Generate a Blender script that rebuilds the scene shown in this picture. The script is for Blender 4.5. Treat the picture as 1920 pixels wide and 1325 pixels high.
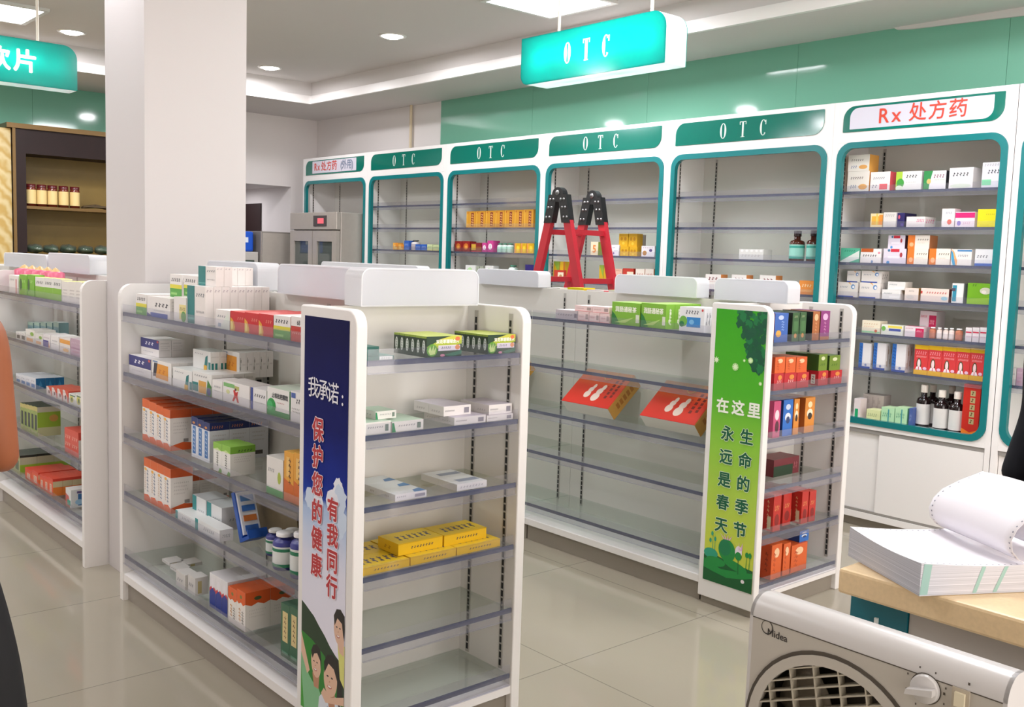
import bpy, bmesh, math, random
from mathutils import Vector, Matrix, Quaternion
SC = bpy.context.scene
for _o in list(bpy.data.objects): bpy.data.objects.remove(_o)
COL = SC.collection
rnd = random.Random(7)
# ------------------------------------------------------------------ camera
EYE = Vector((0, 0, 1.44)); FPX = 1849.15
_p, _r, _y = math.radians(5.638), math.radians(-1.8213), math.radians(41.29)
FW = Vector((-math.cos(_y)*math.cos(_p), math.sin(_y)*math.cos(_p), -math.sin(_p)))
_r0 = Vector((math.sin(_y), math.cos(_y), 0)); _u0 = _r0.cross(FW)
RT = _r0*math.cos(_r) - _u0*math.sin(_r); UP = _u0*math.cos(_r) + _r0*math.sin(_r)
cam = bpy.data.cameras.new('camera'); cam.sensor_width = 36; cam.sensor_fit = 'HORIZONTAL'
cam.lens = 36*FPX/1920; cam.clip_start = .02; cam.clip_end = 60
camo = bpy.data.objects.new('camera', cam); COL.objects.link(camo)
M4 = Matrix((RT, UP, -FW)).transposed().to_4x4(); M4.translation = EYE
camo.matrix_world = M4; SC.camera = camo
SC.view_settings.view_transform = 'Standard'; SC.view_settings.look = 'None'
SC.view_settings.gamma = 1; SC.view_settings.use_curve_mapping = False
SC.view_settings.exposure = 0.06
w = bpy.data.worlds.new('world'); SC.world = w; w.use_nodes = True
w.node_tree.nodes['Background'].inputs[0].default_value = (.9, .95, 1, 1)
w.node_tree.nodes['Background'].inputs[1].default_value = .25
SC.cycles.use_denoising = True
SC.cycles.max_bounces = 10; SC.cycles.transparent_max_bounces = 24
SC.cycles.diffuse_bounces = 5; SC.cycles.glossy_bounces = 4
SC.cycles.caustics_reflective = False; SC.cycles.caustics_refractive = False
SC.cycles.sample_clamp_indirect = 6
# ceiling panels (troffers) and downlights: x, y, half size, watts
PANELS = [(-4.55, 4.2, 36), (-7.55, 1.82, 30), (-4.3, 1.55, 26), (-1.3, 2.4, 16), (-1.9, 4.0, 30), (.9, 3.4, 26), (-4.3, -.6, 24), (-7.0, -.8, 24), (1.6, 1.2, 10)]
DOWNS = [(-6.141, 4.14), (-8.018, 4.14), (-7.9, 2.46), (-6.1, 2.46), (-3.0, 3.0), (-6.0, .4), (-2.7, .2)]
DOWN_W = 17; LCOL = (1, .98, 1.02); FILL_PANE_W = 5.2

def at(px, py, x=None, y=None, z=None):
    d = FW + RT*((px-960)/FPX) + UP*((662.5-py)/FPX)
    t = x/d.x if x is not None else y/d.y if y is not None else (z-EYE.z)/d.z
    return EYE + d*t
# ------------------------------------------------------------------ materials
MATS = {}
def lin(c):
    if isinstance(c, str):
        c = c.lstrip('#'); c = [int(c[i:i+2], 16)/255 for i in (0, 2, 4)]
    return tuple(((v/12.92) if v <= .04045 else ((v+.055)/1.055)**2.4) for v in c) + (1.0,)
def mat(name, color, rough=.45, spec=.5, metal=0, coat=0, noise=0, nscale=40):
    if name in MATS: return MATS[name]
    m = bpy.data.materials.new(name); m.use_nodes = True; nt = m.node_tree
    b = nt.nodes['Principled BSDF']; b.inputs['Base Color'].default_value = lin(color)
    b.inputs['Roughness'].default_value = rough; b.inputs['Specular IOR Level'].default_value = spec
    b.inputs['Metallic'].default_value = metal; b.inputs['Coat Weight'].default_value = coat
    if noise:
        tc = nt.nodes.new('ShaderNodeTexCoord'); n = nt.nodes.new('ShaderNodeTexNoise')
        n.inputs['Scale'].default_value = nscale; n.inputs['Detail'].default_value = 6
        nt.links.new(tc.outputs['Object'], n.inputs['Vector'])
        mx = nt.nodes.new('ShaderNodeMix'); mx.data_type = 'RGBA'
        c = lin(color); k = 1-noise
        mx.inputs[6].default_value = (c[0]*k, c[1]*k, c[2]*k, 1)
        mx.inputs[7].default_value = tuple(min(1, v*(1+noise)) for v in c[:3]) + (1,)
        nt.links.new(n.outputs['Fac'], mx.inputs[0]); nt.links.new(mx.outputs[2], b.inputs['Base Color'])
    MATS[name] = m; return m
def ink(c, rough=.38):            # printed card colour
    return mat('card_' + c.lstrip('#') + ('' if rough == .38 else str(int(rough*100))), c, rough, .45)
def glass(name, tint, refl=.08, rough=.03, haze=0.0, hazecol='#ffffff', r90=.55):
    if name in MATS: return MATS[name]
    m = bpy.data.materials.new(name); m.use_nodes = True; nt = m.node_tree; nt.nodes.clear()
    out = nt.nodes.new('ShaderNodeOutputMaterial'); tr = nt.nodes.new('ShaderNodeBsdfTransparent')
    tr.inputs[0].default_value = lin(tint)
    gl = nt.nodes.new('ShaderNodeBsdfGlossy'); gl.inputs['Roughness'].default_value = rough
    lw = nt.nodes.new('ShaderNodeLayerWeight'); lw.inputs[0].default_value = .25
    mr = nt.nodes.new('ShaderNodeMapRange'); mr.inputs[3].default_value = refl; mr.inputs[4].default_value = r90
    nt.links.new(lw.outputs['Fresnel'], mr.inputs[0])
    mx = nt.nodes.new('ShaderNodeMixShader'); nt.links.new(mr.outputs[0], mx.inputs[0])
    src = tr
    if haze:
        df = nt.nodes.new('ShaderNodeBsdfDiffuse'); df.inputs[0].default_value = lin(hazecol)
        tl = nt.nodes.new('ShaderNodeBsdfTranslucent'); tl.inputs[0].default_value = lin(hazecol)
        a = nt.nodes.new('ShaderNodeMixShader'); a.inputs[0].default_value = .45
        nt.links.new(df.outputs[0], a.inputs[1]); nt.links.new(tl.outputs[0], a.inputs[2])
        h = nt.nodes.new('ShaderNodeMixShader'); h.inputs[0].default_value = haze
        nt.links.new(tr.outputs[0], h.inputs[1]); nt.links.new(a.outputs[0], h.inputs[2]); src = h
    nt.links.new(src.outputs[0], mx.inputs[1]); nt.links.new(gl.outputs[0], mx.inputs[2])
    nt.links.new(mx.outputs[0], out.inputs[0]); MATS[name] = m; return m
def emit(name, color, strength):
    if name in MATS: return MATS[name]
    m = bpy.data.materials.new(name); m.use_nodes = True; nt = m.node_tree; nt.nodes.clear()
    out = nt.nodes.new('ShaderNodeOutputMaterial'); e = nt.nodes.new('ShaderNodeEmission')
    e.inputs[0].default_value = lin(color); e.inputs[1].default_value = strength
    nt.links.new(e.outputs[0], out.inputs[0]); MATS[name] = m; return m
def ramp_mat(name, axis, stops, rough=.3, noise=None):
    """printed gradient along an object axis (metres)"""
    m = bpy.data.materials.new(name); m.use_nodes = True; nt = m.node_tree; b = nt.nodes['Principled BSDF']
    b.inputs['Roughness'].default_value = rough
    tc = nt.nodes.new('ShaderNodeTexCoord'); sp = nt.nodes.new('ShaderNodeSeparateXYZ')
    nt.links.new(tc.outputs['Object'], sp.inputs[0])
    lo, hi = stops[0][0], stops[-1][0]
    mr = nt.nodes.new('ShaderNodeMapRange'); mr.inputs[1].default_value = lo; mr.inputs[2].default_value = hi
    src = sp.outputs[axis]
    if noise:
        n = nt.nodes.new('ShaderNodeTexNoise'); n.inputs['Scale'].default_value = noise[0]; n.inputs['Detail'].default_value = 8
        nt.links.new(tc.outputs['Object'], n.inputs['Vector'])
        ma = nt.nodes.new('ShaderNodeMath'); ma.operation = 'MULTIPLY_ADD'; ma.inputs[1].default_value = noise[1]
        nt.links.new(n.outputs['Fac'], ma.inputs[0]); nt.links.new(src, ma.inputs[2]); src = ma.outputs[0]
    nt.links.new(src, mr.inputs[0])
    cr = nt.nodes.new('ShaderNodeValToRGB'); nt.links.new(mr.outputs[0], cr.inputs[0])
    el = cr.color_ramp.elements
    for i, (p, c) in enumerate(stops):
        e = el[i] if i < 2 else el.new((p-lo)/(hi-lo))
        e.position = (p-lo)/(hi-lo); e.color = lin(c)
    nt.links.new(cr.outputs[0], b.inputs['Base Color']); return m
WHITE = mat('white_laminate', '#e9e6e4', .28, .5)
BOARD = mat('white_board', '#e6e3e0', .3, .5)
BACK = mat('white_back_panel', '#dcd9d3', .4, .4)
KICK = mat('grey_kick', '#8f877c', .35)
DARK = mat('slot_black', '#1c1c1e', .6)
TEAL = mat('teal_trim', '#0e7275', .22, .5)
GREENP = mat('green_panel', '#0c6a5c', .1, .6)
SHELFG = glass('shelf_glass', '#fafdfb', .025, .02, .02, '#dbe6e0', .3)
TRIM = mat('shelf_edge', '#3d4560', .25, .6)
RAIL = glass('price_rail', '#f8f8fb', .03, .05, .10, '#d8d9e4', .2)
FENCE = glass('price_fence', '#fafafc', .025, .05, .045, '#d8d9e4', .15)
ACRYL = glass('milky_acrylic', '#fafbfd', .05, .12, .6, '#fbfcff', .3)
RIM = glass('white_acrylic', '#fafbfd', .05, .12, .8, '#fdfdff', .3)
CREAM = mat('steel', '#9b968f', .35, .5, .35)
# ------------------------------------------------------------------ mesh builder
class MB:
    def __init__(s): s.v = []; s.f = []; s.m = []; s.mats = []; s.sm = []
    def mi(s, m):
        if m not in s.mats: s.mats.append(m)
        return s.mats.index(m)
    def add(s, verts, faces, m, smooth=False):
        b = len(s.v); i = s.mi(m); s.v += [Vector(v) for v in verts]
        for f in faces: s.f.append([b+k for k in f]); s.m.append(i); s.sm.append(smooth)
        return s
    def box(s, x0, x1, y0, y1, z0, z1, m):
        if x0 > x1: x0, x1 = x1, x0
        if y0 > y1: y0, y1 = y1, y0
        if z0 > z1: z0, z1 = z1, z0
        v = [(x, y, z) for z in (z0, z1) for y in (y0, y1) for x in (x0, x1)]
        return s.add(v, [(0, 2, 3, 1), (4, 5, 7, 6), (0, 1, 5, 4), (2, 6, 7, 3), (0, 4, 6, 2), (1, 3, 7, 5)], m)
    def prism(s, pts, ext, m, smooth=False):
        n = len(pts); e = Vector(ext); p = [Vector(q) for q in pts]
        nrm = Vector((0, 0, 0))
        for i in range(n): nrm += p[i].cross(p[(i+1) % n])
        if nrm.dot(e) > 0: p = p[::-1]
        v = p + [q+e for q in p]
        s.add(v, [tuple(range(n)), tuple(range(2*n-1, n-1, -1))], m)
        b = len(s.v)-2*n; i = s.mi(m)
        for k in range(n):
            s.f.append([b+(k+1) % n, b+k, b+n+k, b+n+(k+1) % n]); s.m.append(i); s.sm.append(smooth)
        return s
    def ring(s, outer, inner, ext, m):
        n = len(outer); e = Vector(ext)
        o = [Vector(q) for q in outer]; i = [Vector(q) for q in inner]
        v = o + i + [q+e for q in o] + [q+e for q in i]; F = []
        for k in range(n):
            j = (k+1) % n
            F += [(k, j, n+j, n+k), (2*n+k, 3*n+k, 3*n+j, 2*n+j), (k, 2*n+k, 2*n+j, j), (n+k, n+j, 3*n+j, 3*n+k)]
        return s.add(v, F, m)
    def tube(s, pts, r, m, seg=10, cap=True):
        P = [Vector(p) for p in pts]; n = len(P); R = r if isinstance(r, (list, tuple)) else [r]*n
        V = []; F = []; a = None
        for i in range(n):
            t = (P[min(i+1, n-1)]-P[max(i-1, 0)]).normalized()
            if a is None:
                a = Vector((0, 0, 1)) if abs(t.z) < .9 else Vector((1, 0, 0))
            a = (a - t*a.dot(t)).normalized(); b = t.cross(a)
            for k in range(seg):
                q = 2*math.pi*k/seg; V.append(P[i] + (a*math.cos(q) + b*math.sin(q))*R[i])
        for i in range(n-1):
            for k in range(seg):
                j = (k+1) % seg; F.append((i*seg+k, i*seg+j, (i+1)*seg+j, (i+1)*seg+k))
        s.add(V, F, m, True)
        if cap: s.add(V[:seg], [tuple(range(seg))[::-1]], m); s.add(V[-seg:], [tuple(range(seg))], m)
        return s
    def lathe(s, prof, c, m, seg=20, axis=(0, 0, 1)):
        ax = Vector(axis).normalized(); a = ax.orthogonal().normalized(); b = ax.cross(a); c = Vector(c); V = []; F = []
        for (r, h) in prof:
            for k in range(seg):
                q = 2*math.pi*k/seg; V.append(c + ax*h + (a*math.cos(q)+b*math.sin(q))*max(r, 1e-4))
        for i in range(len(prof)-1):
            for k in range(seg):
                j = (k+1) % seg; F.append((i*seg+k, i*seg+j, (i+1)*seg+j, (i+1)*seg+k))
        return s.add(V, F, m, True)
    XF = None
    def build(s, name, parent=None, origin=None, bevel=0):
        if MB.XF: s.v = [MB.XF(v) for v in s.v]
        me = bpy.data.meshes.new(name)
        off = Vector(origin) if origin is not None else (WORLD.get(parent.name, Vector()) if parent else Vector())
        me.from_pydata([v-off for v in s.v], [], s.f)
        for m in s.mats: me.materials.append(m)
        for p, i, sm in zip(me.polygons, s.m, s.sm): p.material_index = i; p.use_smooth = sm
        me.validate(); me.update()
        o = bpy.data.objects.new(name, me); COL.objects.link(o)
        if parent: o.parent = parent; WORLD[o.name] = off
        elif origin is not None: o.location = off; WORLD[o.name] = off
        if bevel:
            b = o.modifiers.new('bevel', 'BEVEL'); b.width = bevel; b.segments = 2; b.limit_method = 'ANGLE'
        return o
WORLD = {}
def tag(o, label=None, cat=None, group=None, kind=None):
    if label: o['label'] = label
    if cat: o['category'] = cat
    if group: o['group'] = group
    if kind: o['kind'] = kind
    return o
def thing(name, loc, label, cat, group=None):
    o = bpy.data.objects.new(name, None); o.empty_display_size = .05; COL.objects.link(o)
    o.location = loc; WORLD[o.name] = Vector(loc); return tag(o, label, cat, group)
def struct(o): o['kind'] = 'structure'; return o
# flat frame for printing on a face: o + s*right + t*up (metres), lifted along the normal
class Fr:
    seq = 0
    def __init__(s, o, r, u): s.o = Vector(o); s.r = Vector(r).normalized(); s.u = Vector(u).normalized(); s.n = s.r.cross(s.u)
    def p(s, a, b, l=0): return s.o + s.r*a + s.u*b + s.n*(.0004+.00001*l)
def bump(fr, l):
    fr.seq += 1; return fr.seq
def quad(mb, fr, a0, b0, a1, b1, m, l=0):
    l = bump(fr, l)
    mb.add([fr.p(a0, b0, l), fr.p(a1, b0, l), fr.p(a1, b1, l), fr.p(a0, b1, l)], [(0, 1, 2, 3)], m)
def poly(mb, fr, pts, m, l=0):
    l = bump(fr, l)
    mb.add([fr.p(a, b, l) for a, b in pts], [tuple(range(len(pts)))], m)
def ell(mb, fr, a, b, ra, rb, m, l=0, n=20, rot=0):
    c, s_ = math.cos(rot), math.sin(rot)
    poly(mb, fr, [(a+c*ra*math.cos(2*math.pi*k/n)-s_*rb*math.sin(2*math.pi*k/n), b+s_*ra*math.cos(2*math.pi*k/n)+c*rb*math.sin(2*math.pi*k/n)) for k in range(n)], m, l)
TXT = {}
def text_geo(body, bold=0.0, ext=0.0):
    k = (body, bold, ext)
    if k not in TXT:
        c = bpy.data.curves.new('txt', 'FONT'); c.body = body; c.size = 1; c.align_x = 'CENTER'; c.align_y = 'CENTER'
        c.offset = bold; c.resolution_u = 3; c.extrude = ext
        o = bpy.data.objects.new('txt', c); COL.objects.link(o); bpy.context.view_layer.update()
        me = bpy.data.meshes.new_from_object(o.evaluated_get(bpy.context.evaluated_depsgraph_get()))
        TXT[k] = ([v.co.copy() for v in me.vertices], [tuple(p.vertices) for p in me.polygons])
        bpy.data.objects.remove(o); bpy.data.curves.remove(c); bpy.data.meshes.remove(me)
    return TXT[k]
def text(mb, fr, body, a, b, size, m, l=0, bold=0.0, sx=1.0, ext=0.0):
    V, F = text_geo(body, 0, ext)
    if bold:
        n = 8 if bold > .02 else 4
        for k in range(n):
            q = 2*math.pi*k/n; dx, dy = bold*size*math.cos(q), bold*size*math.sin(q); lk = bump(fr, l)
            mb.add([fr.p(a+v.x*size*sx+dx, b+v.y*size+dy, lk)+fr.n*(v.z*size) for v in V], F, m)
    l = bump(fr, l)
    mb.add([fr.p(a+v.x*size*sx, b+v.y*size, l)+fr.n*(v.z*size) for v in V], F, m)
def rrect(x0, x1, z0, z1, r, n=6):
    """rounded rect, r = radii (bl, br, tr, tl); list of (x,z)"""
    if not isinstance(r, (list, tuple)): r = (r,)*4
    out = []
    for (cx, cz, rr, a0) in ((x0+r[0], z0+r[0], r[0], 180), (x1-r[1], z0+r[1], r[1], 270), (x1-r[2], z1-r[2], r[2], 0), (x0+r[3], z1-r[3], r[3], 90)):
        for k in range(n+1):
            a = math.radians(a0+90*k/n); out.append((cx+rr*math.cos(a), cz+rr*math.sin(a)))
    return out
def otc(mb, fr, a, b, h, m, gap=1.35, wd=.46, st=.1, l=2, only=None):
    """tall serif letters O T C, centred at a,b"""
    def ringp(cx, t0, t1, n=28):
        V = []; F = []
        for k in range(n+1):
            q = math.radians(t0+(t1-t0)*k/n); c, s_ = math.cos(q), math.sin(q)
            for rx, ry in ((wd/2, .5), (wd/2-st*(.45+.75*abs(c)), .5-st*.42)):
                V.append(fr.p(a+(cx+rx*c)*h, b+ry*s_*h, l))
        for k in range(n): F.append((2*k, 2*k+1, 2*k+3, 2*k+2))
        mb.add(V, F, m)
    g = gap*.62
    if only in (None, 0): ringp(-g, 0, 360)
    def q(x0, z0, x1, z1): quad(mb, fr, a+x0*h, b+z0*h, a+x1*h, b+z1*h, m, l)
    if only in (None, 1):
        q(-st*.55, -.5, st*.55, .5); q(-wd/2, .5-st*.42, wd/2, .5); q(-wd*.3, -.5, wd*.3, -.5+st*.35)
        q(-wd/2, .3, -wd/2+st*.4, .5); q(wd/2-st*.4, .3, wd/2, .5)
    if only in (None, 2):
        ringp(g, 45, 318); q(g+wd*.3, .18, g+wd*.3+st*.5, .46)

def letter(fr, ch, a, b, size, m, par, l=0, bold=0.0, sx=1.0, halo=None):
    L = MB(); fr.seq = 200
    if halo: text(L, fr, ch, a, b, size, halo[0], l, halo[1], sx); l += 2
    text(L, fr, ch, a, b, size, m, l, bold, sx); return L.build('letter', par)
def otc_letters(fr, a, b, h, m, gap, wd, st, par):
    for k in range(3):
        L = MB(); otc(L, fr, a, b, h, m, gap, wd, st, 2, k); L.build('letter', par)
# ------------------------------------------------------------------ room
WALLM = mat('wall_paint', '#e6e1df', .55, .3, noise=.02, nscale=3)
CEILM = mat('ceiling_paint', '#d6d2d0', .7, .2, noise=.015, nscale=3)
XL, YB, ZC, ZS, XS, YS = -9.45, 5.436, 3.0, 2.803, -8.433, 4.784
XR, YN = 2.6, -2.6
def floor_mat():
    m = bpy.data.materials.new('polished_tile'); m.use_nodes = True; nt = m.node_tree; b = nt.nodes['Principled BSDF']
    tc = nt.nodes.new('ShaderNodeTexCoord')
    br = nt.nodes.new('ShaderNodeTexBrick'); br.offset = 0; br.inputs['Scale'].default_value = 1
    br.inputs['Brick Width'].default_value = .8; br.inputs['Row Height'].default_value = .8
    br.inputs['Mortar Size'].default_value = .0022; br.inputs['Mortar Smooth'].default_value = .2
    br.inputs['Color1'].default_value = lin('#9f9888'); br.inputs['Color2'].default_value = lin('#9c9585'); br.inputs['Mortar'].default_value = lin('#7a7468')
    nt.links.new(tc.outputs['Object'], br.inputs['Vector'])
    n = nt.nodes.new('ShaderNodeTexNoise'); n.inputs['Scale'].default_value = 2.5; n.inputs['Detail'].default_value = 8; n.inputs['Distortion'].default_value = .6
    nt.links.new(tc.outputs['Object'], n.inputs['Vector'])
    mx = nt.nodes.new('ShaderNodeMix'); mx.data_type = 'RGBA'; mx.blend_type = 'MULTIPLY'; mx.inputs[0].default_value = .35
    cr = nt.nodes.new('ShaderNodeValToRGB'); cr.color_ramp.elements[0].color = (.82, .8, .78, 1); cr.color_ramp.elements[1].color = (1, 1, 1, 1)
    nt.links.new(n.outputs['Fac'], cr.inputs[0]); nt.links.new(br.outputs['Color'], mx.inputs[6]); nt.links.new(cr.outputs[0], mx.inputs[7])
    nt.links.new(mx.outputs[2], b.inputs['Base Color']); b.inputs['Roughness'].default_value = .09; b.inputs['Specular IOR Level'].default_value = .55
    return m
struct(MB().box(-11.4, XR, YN, 5.6, -.05, 0, floor_mat()).build('floor'))
struct(MB().box(XL-.1, XR, YB, YB+.1, 0, ZC+.1, WALLM).build('wall_back'))
m = MB(); m.box(XL-.1, XL, YN, 4.2, 0, ZC+.1, WALLM); m.box(XL-.1, XL, 4.2, 5.13, 2.09, ZC+.1, WALLM); m.box(XL-.1, XL, 5.13, YB, 0, ZC+.1, WALLM)
struct(m.build('wall_left'))
m = MB(); m.box(-11.3, XL-.1, 5.13, 5.2, 0, 2.4, WALLM); m.box(-11.3, XL-.1, 4.13, 4.2, 0, 2.4, WALLM); m.box(-11.3, XL-.1, 4.2, 5.13, 2.09, 2.15, WALLM)
m.box(-11.3, -11.2, 4.2, 4.35, 0, 2.09, WALLM); m.box(-11.3, -11.2, 4.35, 5.13, 1.95, 2.09, WALLM); m.box(-11.3, -11.2, 5.02, 5.13, 0, 1.95, WALLM)
struct(m.build('wall_alcove'))
l = bpy.data.lights.new('alcove_lamp', 'AREA'); l.size = .5; l.energy = 6; l.color = LCOL; o = bpy.data.objects.new('alcove_lamp', l); COL.objects.link(o); o.location = (-10.3, 4.6, 2.07)
struct(MB().box(-11.36, -11.3, 4.2, 5.13, 0, 2.09, mat('dark_doorway', '#2c1a1a', .5)).build('door_1'))
struct(MB().box(-10.68, -10.1, 5.112, 5.129, 0, 1.93, mat('dark_doorway', '#2c1a1a', .5)).build('door_2'))
struct(MB().box(XR, XR+.1, YN, YB, 0, ZC+.1, WALLM).build('wall_right'))
struct(MB().box(XL, XR, YN-.1, YN, 0, ZC+.1, WALLM).build('wall_front'))
m = MB(); m.box(XR-.02, XR-.012, -.4, 4.9, .25, 2.5, emit('fill_pane_glow', '#fff5ee', FILL_PANE_W)); struct(m.build('added_fill_pane'))  # added out-of-view glowing pane, fill light for the dark shelf interiors
m = MB()
for a in (-.45, 1.3, 3.1, 4.9): m.box(XR-.05, XR, a, a+.05, .2, 2.55, mat('fill_pane_frame', '#b9bab8', .35))
for a in (.2, 2.5): m.box(XR-.045, XR-.001, -.44, 4.94, a, a+.05, mat('fill_pane_frame', '#b9bab8', .35))
struct(m.build('trim_7'))  # bars around the added fill pane
struct(MB().box(XL, XR, YN, YB, ZC, ZC+.1, CEILM).build('ceiling'))
m = MB(); m.box(XL, XR, YS, YB, ZS, ZC, CEILM); m.box(XL, XS, YN, YS, ZS, ZC, CEILM); struct(m.build('ceiling_soffit'))
LIPM = mat('lip_gloss', '#f1eeec', .35)
m = MB(); m.box(XS, XR, YS-.028, YS, ZS-.002, ZS+.055, LIPM); m.box(XS, XS+.028, YN, YS-.028, ZS-.002, ZS+.055, LIPM)
m.box(XS+.0, XR, YS-.012, YS, ZS+.055, ZS+.075, LIPM); m.box(XS, XS+.012, YN, YS-.012, ZS+.055, ZS+.075, LIPM)
struct(m.build('trim_1'))
GREENG = mat('green_glass', '#76b29a', .07, .5)
m = MB(); 
for x0, x1 in ((-7.245, -6.02), (-6.018, -4.8), (-4.798, -3.58), (-3.578, -2.31), (-2.308, -1.1), (-1.098, 1.2)): m.box(x0, x1, YB-.012, YB, 1.9, ZS, GREENG)
struct(m.build('trim_2'))
m = MB()
for y0, y1 in ((-.2, 1.2), (1.202, 2.6), (2.602, 3.85)): m.box(XL, XL+.012, y0, y1, 2.3, ZS, GREENG)
struct(m.build('trim_3'))
struct(MB().box(-4.43, -3.987, 1.515, 1.95, 0, ZC, mat('pillar_paint', '#cdc8c7', .5, .4)).build('wall_pillar'))
struct(MB().tube([(-7.69, 5.41, ZS), (-7.69, 5.41, 2.1)], .014, mat('pipe_ivory', '#d8c7a8', .4)).build('trim_4'))
# broken soffit edge over the green glass
struct(MB().prism([(-2.95, YB-.03, ZS), (-2.2, YB-.03, ZS), (-2.2, YB-.03, ZS-.045), (-2.85, YB-.03, ZS-.022), (-2.93, YB-.03, ZS-.014)], (0, .028, 0), CEILM).build('trim_5'))
# ------------------------------------------------------------------ lamps
LENS = emit('lamp_lens', '#fffdf6', 14); GLOW = emit('panel_diffuser', '#f6faff', 9)
CHR = mat('lamp_ring', '#dddcd8', .3, .5, .3)
def light(loc, size, watts, name, spread=180, color=LCOL):
    l = bpy.data.lights.new(name, 'AREA'); l.shape = 'DISK'; l.size = size; l.energy = watts; l.color = color; l.spread = math.radians(spread)
    o = bpy.data.objects.new(name, l); COL.objects.link(o); o.location = loc; return o
dl = {(-6.141, 4.14): 'round white downlight nearest the hanging letter sign', (-8.018, 4.14): 'round white downlight just right of the white pillar', (-7.9, 2.46): 'round white downlight left of the white pillar, beside hanging sign'}
for x, y in DOWNS:
    t = thing('downlight', (x, y, ZC), dl.get((x, y), 'round recessed ceiling downlight outside the picture above the aisles'), 'light', 'recessed round downlights')
    m = MB(); m.lathe([(.078, -.001), (.085, -.006), (.1, -.006), (.104, 0)], (x, y, ZC), CHR, 28); m.build('lamp_ring', t)
    m = MB(); m.lathe([(0, -.018), (.05, -.015), (.078, -.002)], (x, y, ZC), LENS, 24); m.build('lamp_lens', t)
    light((x, y, ZC-.03), .16, DOWN_W, 'downlight_beam')
for i, (x, y, wt_) in enumerate(PANELS):
    t = thing('ceiling_light', (x, y, ZC), ['square glowing ceiling light just above the hanging letter sign', 'square glowing ceiling light above the left hanging sign'][i] if i < 2 else 'square glowing ceiling light outside the picture over the shop floor', 'light', 'square ceiling lights')
    m = MB(); a, b = .3, .27
    m.ring([(x-a, y-a, ZC-.02), (x+a, y-a, ZC-.02), (x+a, y+a, ZC-.02), (x-a, y+a, ZC-.02)], [(x-b, y-b, ZC-.02), (x+b, y-b, ZC-.02), (x+b, y+b, ZC-.02), (x-b, y+b, ZC-.02)], (0, 0, .02), CHR); m.build('lamp_frame', t)
    MB().box(x-b, x+b, y-b, y+b, ZC-.012, ZC-.004, GLOW).build('diffuser', t)
    l = light((x, y, ZC-.025), .5, wt_, 'ceiling_light_beam')
    l.data.shape = 'SQUARE'
# ------------------------------------------------------------------ shelving
def xz(pts, y): return [(x, y, z) for x, z in pts]
def yz(pts, x): return [(x, y, z) for y, z in pts]
def slot_strip(m, c, z0, z1, face):
    """slotted upright: pale channel with a column of black slots; face = 'y' (looks -Y), 'x' (looks +X) or 'f' (looks -Y on a side board)"""
    x, y = c; S = mat('slot_channel', '#b9b5b0', .4, .5, .2)
    if face == 'y': m.box(x-.009, x+.009, y-.002, y, z0, z1, S)
    elif face == 'x': m.box(x, x+.002, y-.009, y+.009, z0, z1, S)
    z = z0+.01
    while z < z1-.03:
        if face == 'y': m.box(x-.004, x+.004, y-.0035, y-.002, z, z+.019, DARK)
        elif face == 'x': m.box(x+.002, x+.0035, y-.004, y+.004, z, z+.019, DARK)
        z += .025
def shelf_x(par, x0, x1, yf, yb, z, rail=True):
    """glass shelf whose front edge runs along X at yf (yf<yb looks -Y)"""
    s = -1 if yf < yb else 1
    o = MB().box(x0, x1, yf, yb, z-.008, z, SHELFG).build('shelf', par)
    MB().box(x0, x1, yf, yf+s*.004, z-.012, z+.003, TRIM).build('edge_strip', o)
    if rail:
        m = MB(); m.box(x0+.003, x1-.003, yf+s*.0045, yf+s*.0065, z-.034, z-.002, RAIL); m.box(x0+.003, x1-.003, yf+s*.0045, yf+s*.0065, z-.002, z+.034, FENCE)
        m.box(x0+.003, x1-.003, yf+s*.0065, yf+s*.012, z-.034, z-.031, RAIL); m.build('price_rail', o)
    return o
def shelf_y(par, y0, y1, xf, xb, z):
    """glass shelf whose front edge runs along Y and looks +X"""
    o = MB().box(xb, xf, y0, y1, z-.008, z, SHELFG).build('shelf', par)
    MB().box(xf, xf+.004, y0, y1, z-.012, z+.003, TRIM).build('edge_strip', o)
    m = MB(); m.box(xf+.0045, xf+.0065, y0+.003, y1-.003, z-.034, z-.002, RAIL); m.box(xf+.0045, xf+.0065, y0+.003, y1-.003, z-.002, z+.034, FENCE); m.box(xf+.0065, xf+.012, y0+.003, y1-.003, z-.034, z-.031, RAIL)
    m.build('price_rail', o); return o
def gondola(x0, x1, yf, yb, zt, zs, label, ups, left=True, right=True, backside=True):
    ym = (yf+yb)/2
    t = thing('shelving_gondola', ((x0+x1)/2, ym, 0), label, 'shelf unit')
    xa = x0+(.03 if left else 0); xb = x1-(.03 if right else 0)
    if left: MB().prism(yz(rrect(yf, yb, 0, zt, (0.002, .002, .05, .05)), x0), (.03, 0, 0), BOARD).build('side_board', t)
    if right: MB().prism(yz(rrect(yf, yb, 0, zt, (0.002, .002, .05, .05)), x1-.03), (.03, 0, 0), BOARD).build('side_board', t)
    m = MB(); m.box(xa, xb, ym-.011, ym+.011, .09, zt, BACK)
    m.build('back_panel', t)
    for ux in ups: slot_strip(m := MB(), (ux, ym-.011), .15, zt-.02, 'y'); m.build('slotted_upright', t)
    MB().prism(yz([(yf+.005, .081), (yf+.005, .111), (yf+.05, .122), (yb-.05, .122), (yb-.005, .111), (yb-.005, .081)], xa), (xb-xa, 0, 0), WHITE).build('base_deck', t)
    MB().box(x0+.004, x1-.004, yf+.022, yb-.022, 0, .081, KICK).build('kick_plate', t)
    for z in zs: shelf_x(t, xa+.002, xb-.002, yf+.012, ym-.016, z)
    if backside:
        for z in zs: shelf_x(t, xa+.002, xb-.002, yb-.012, ym+.016, z, False)
    return t
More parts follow.
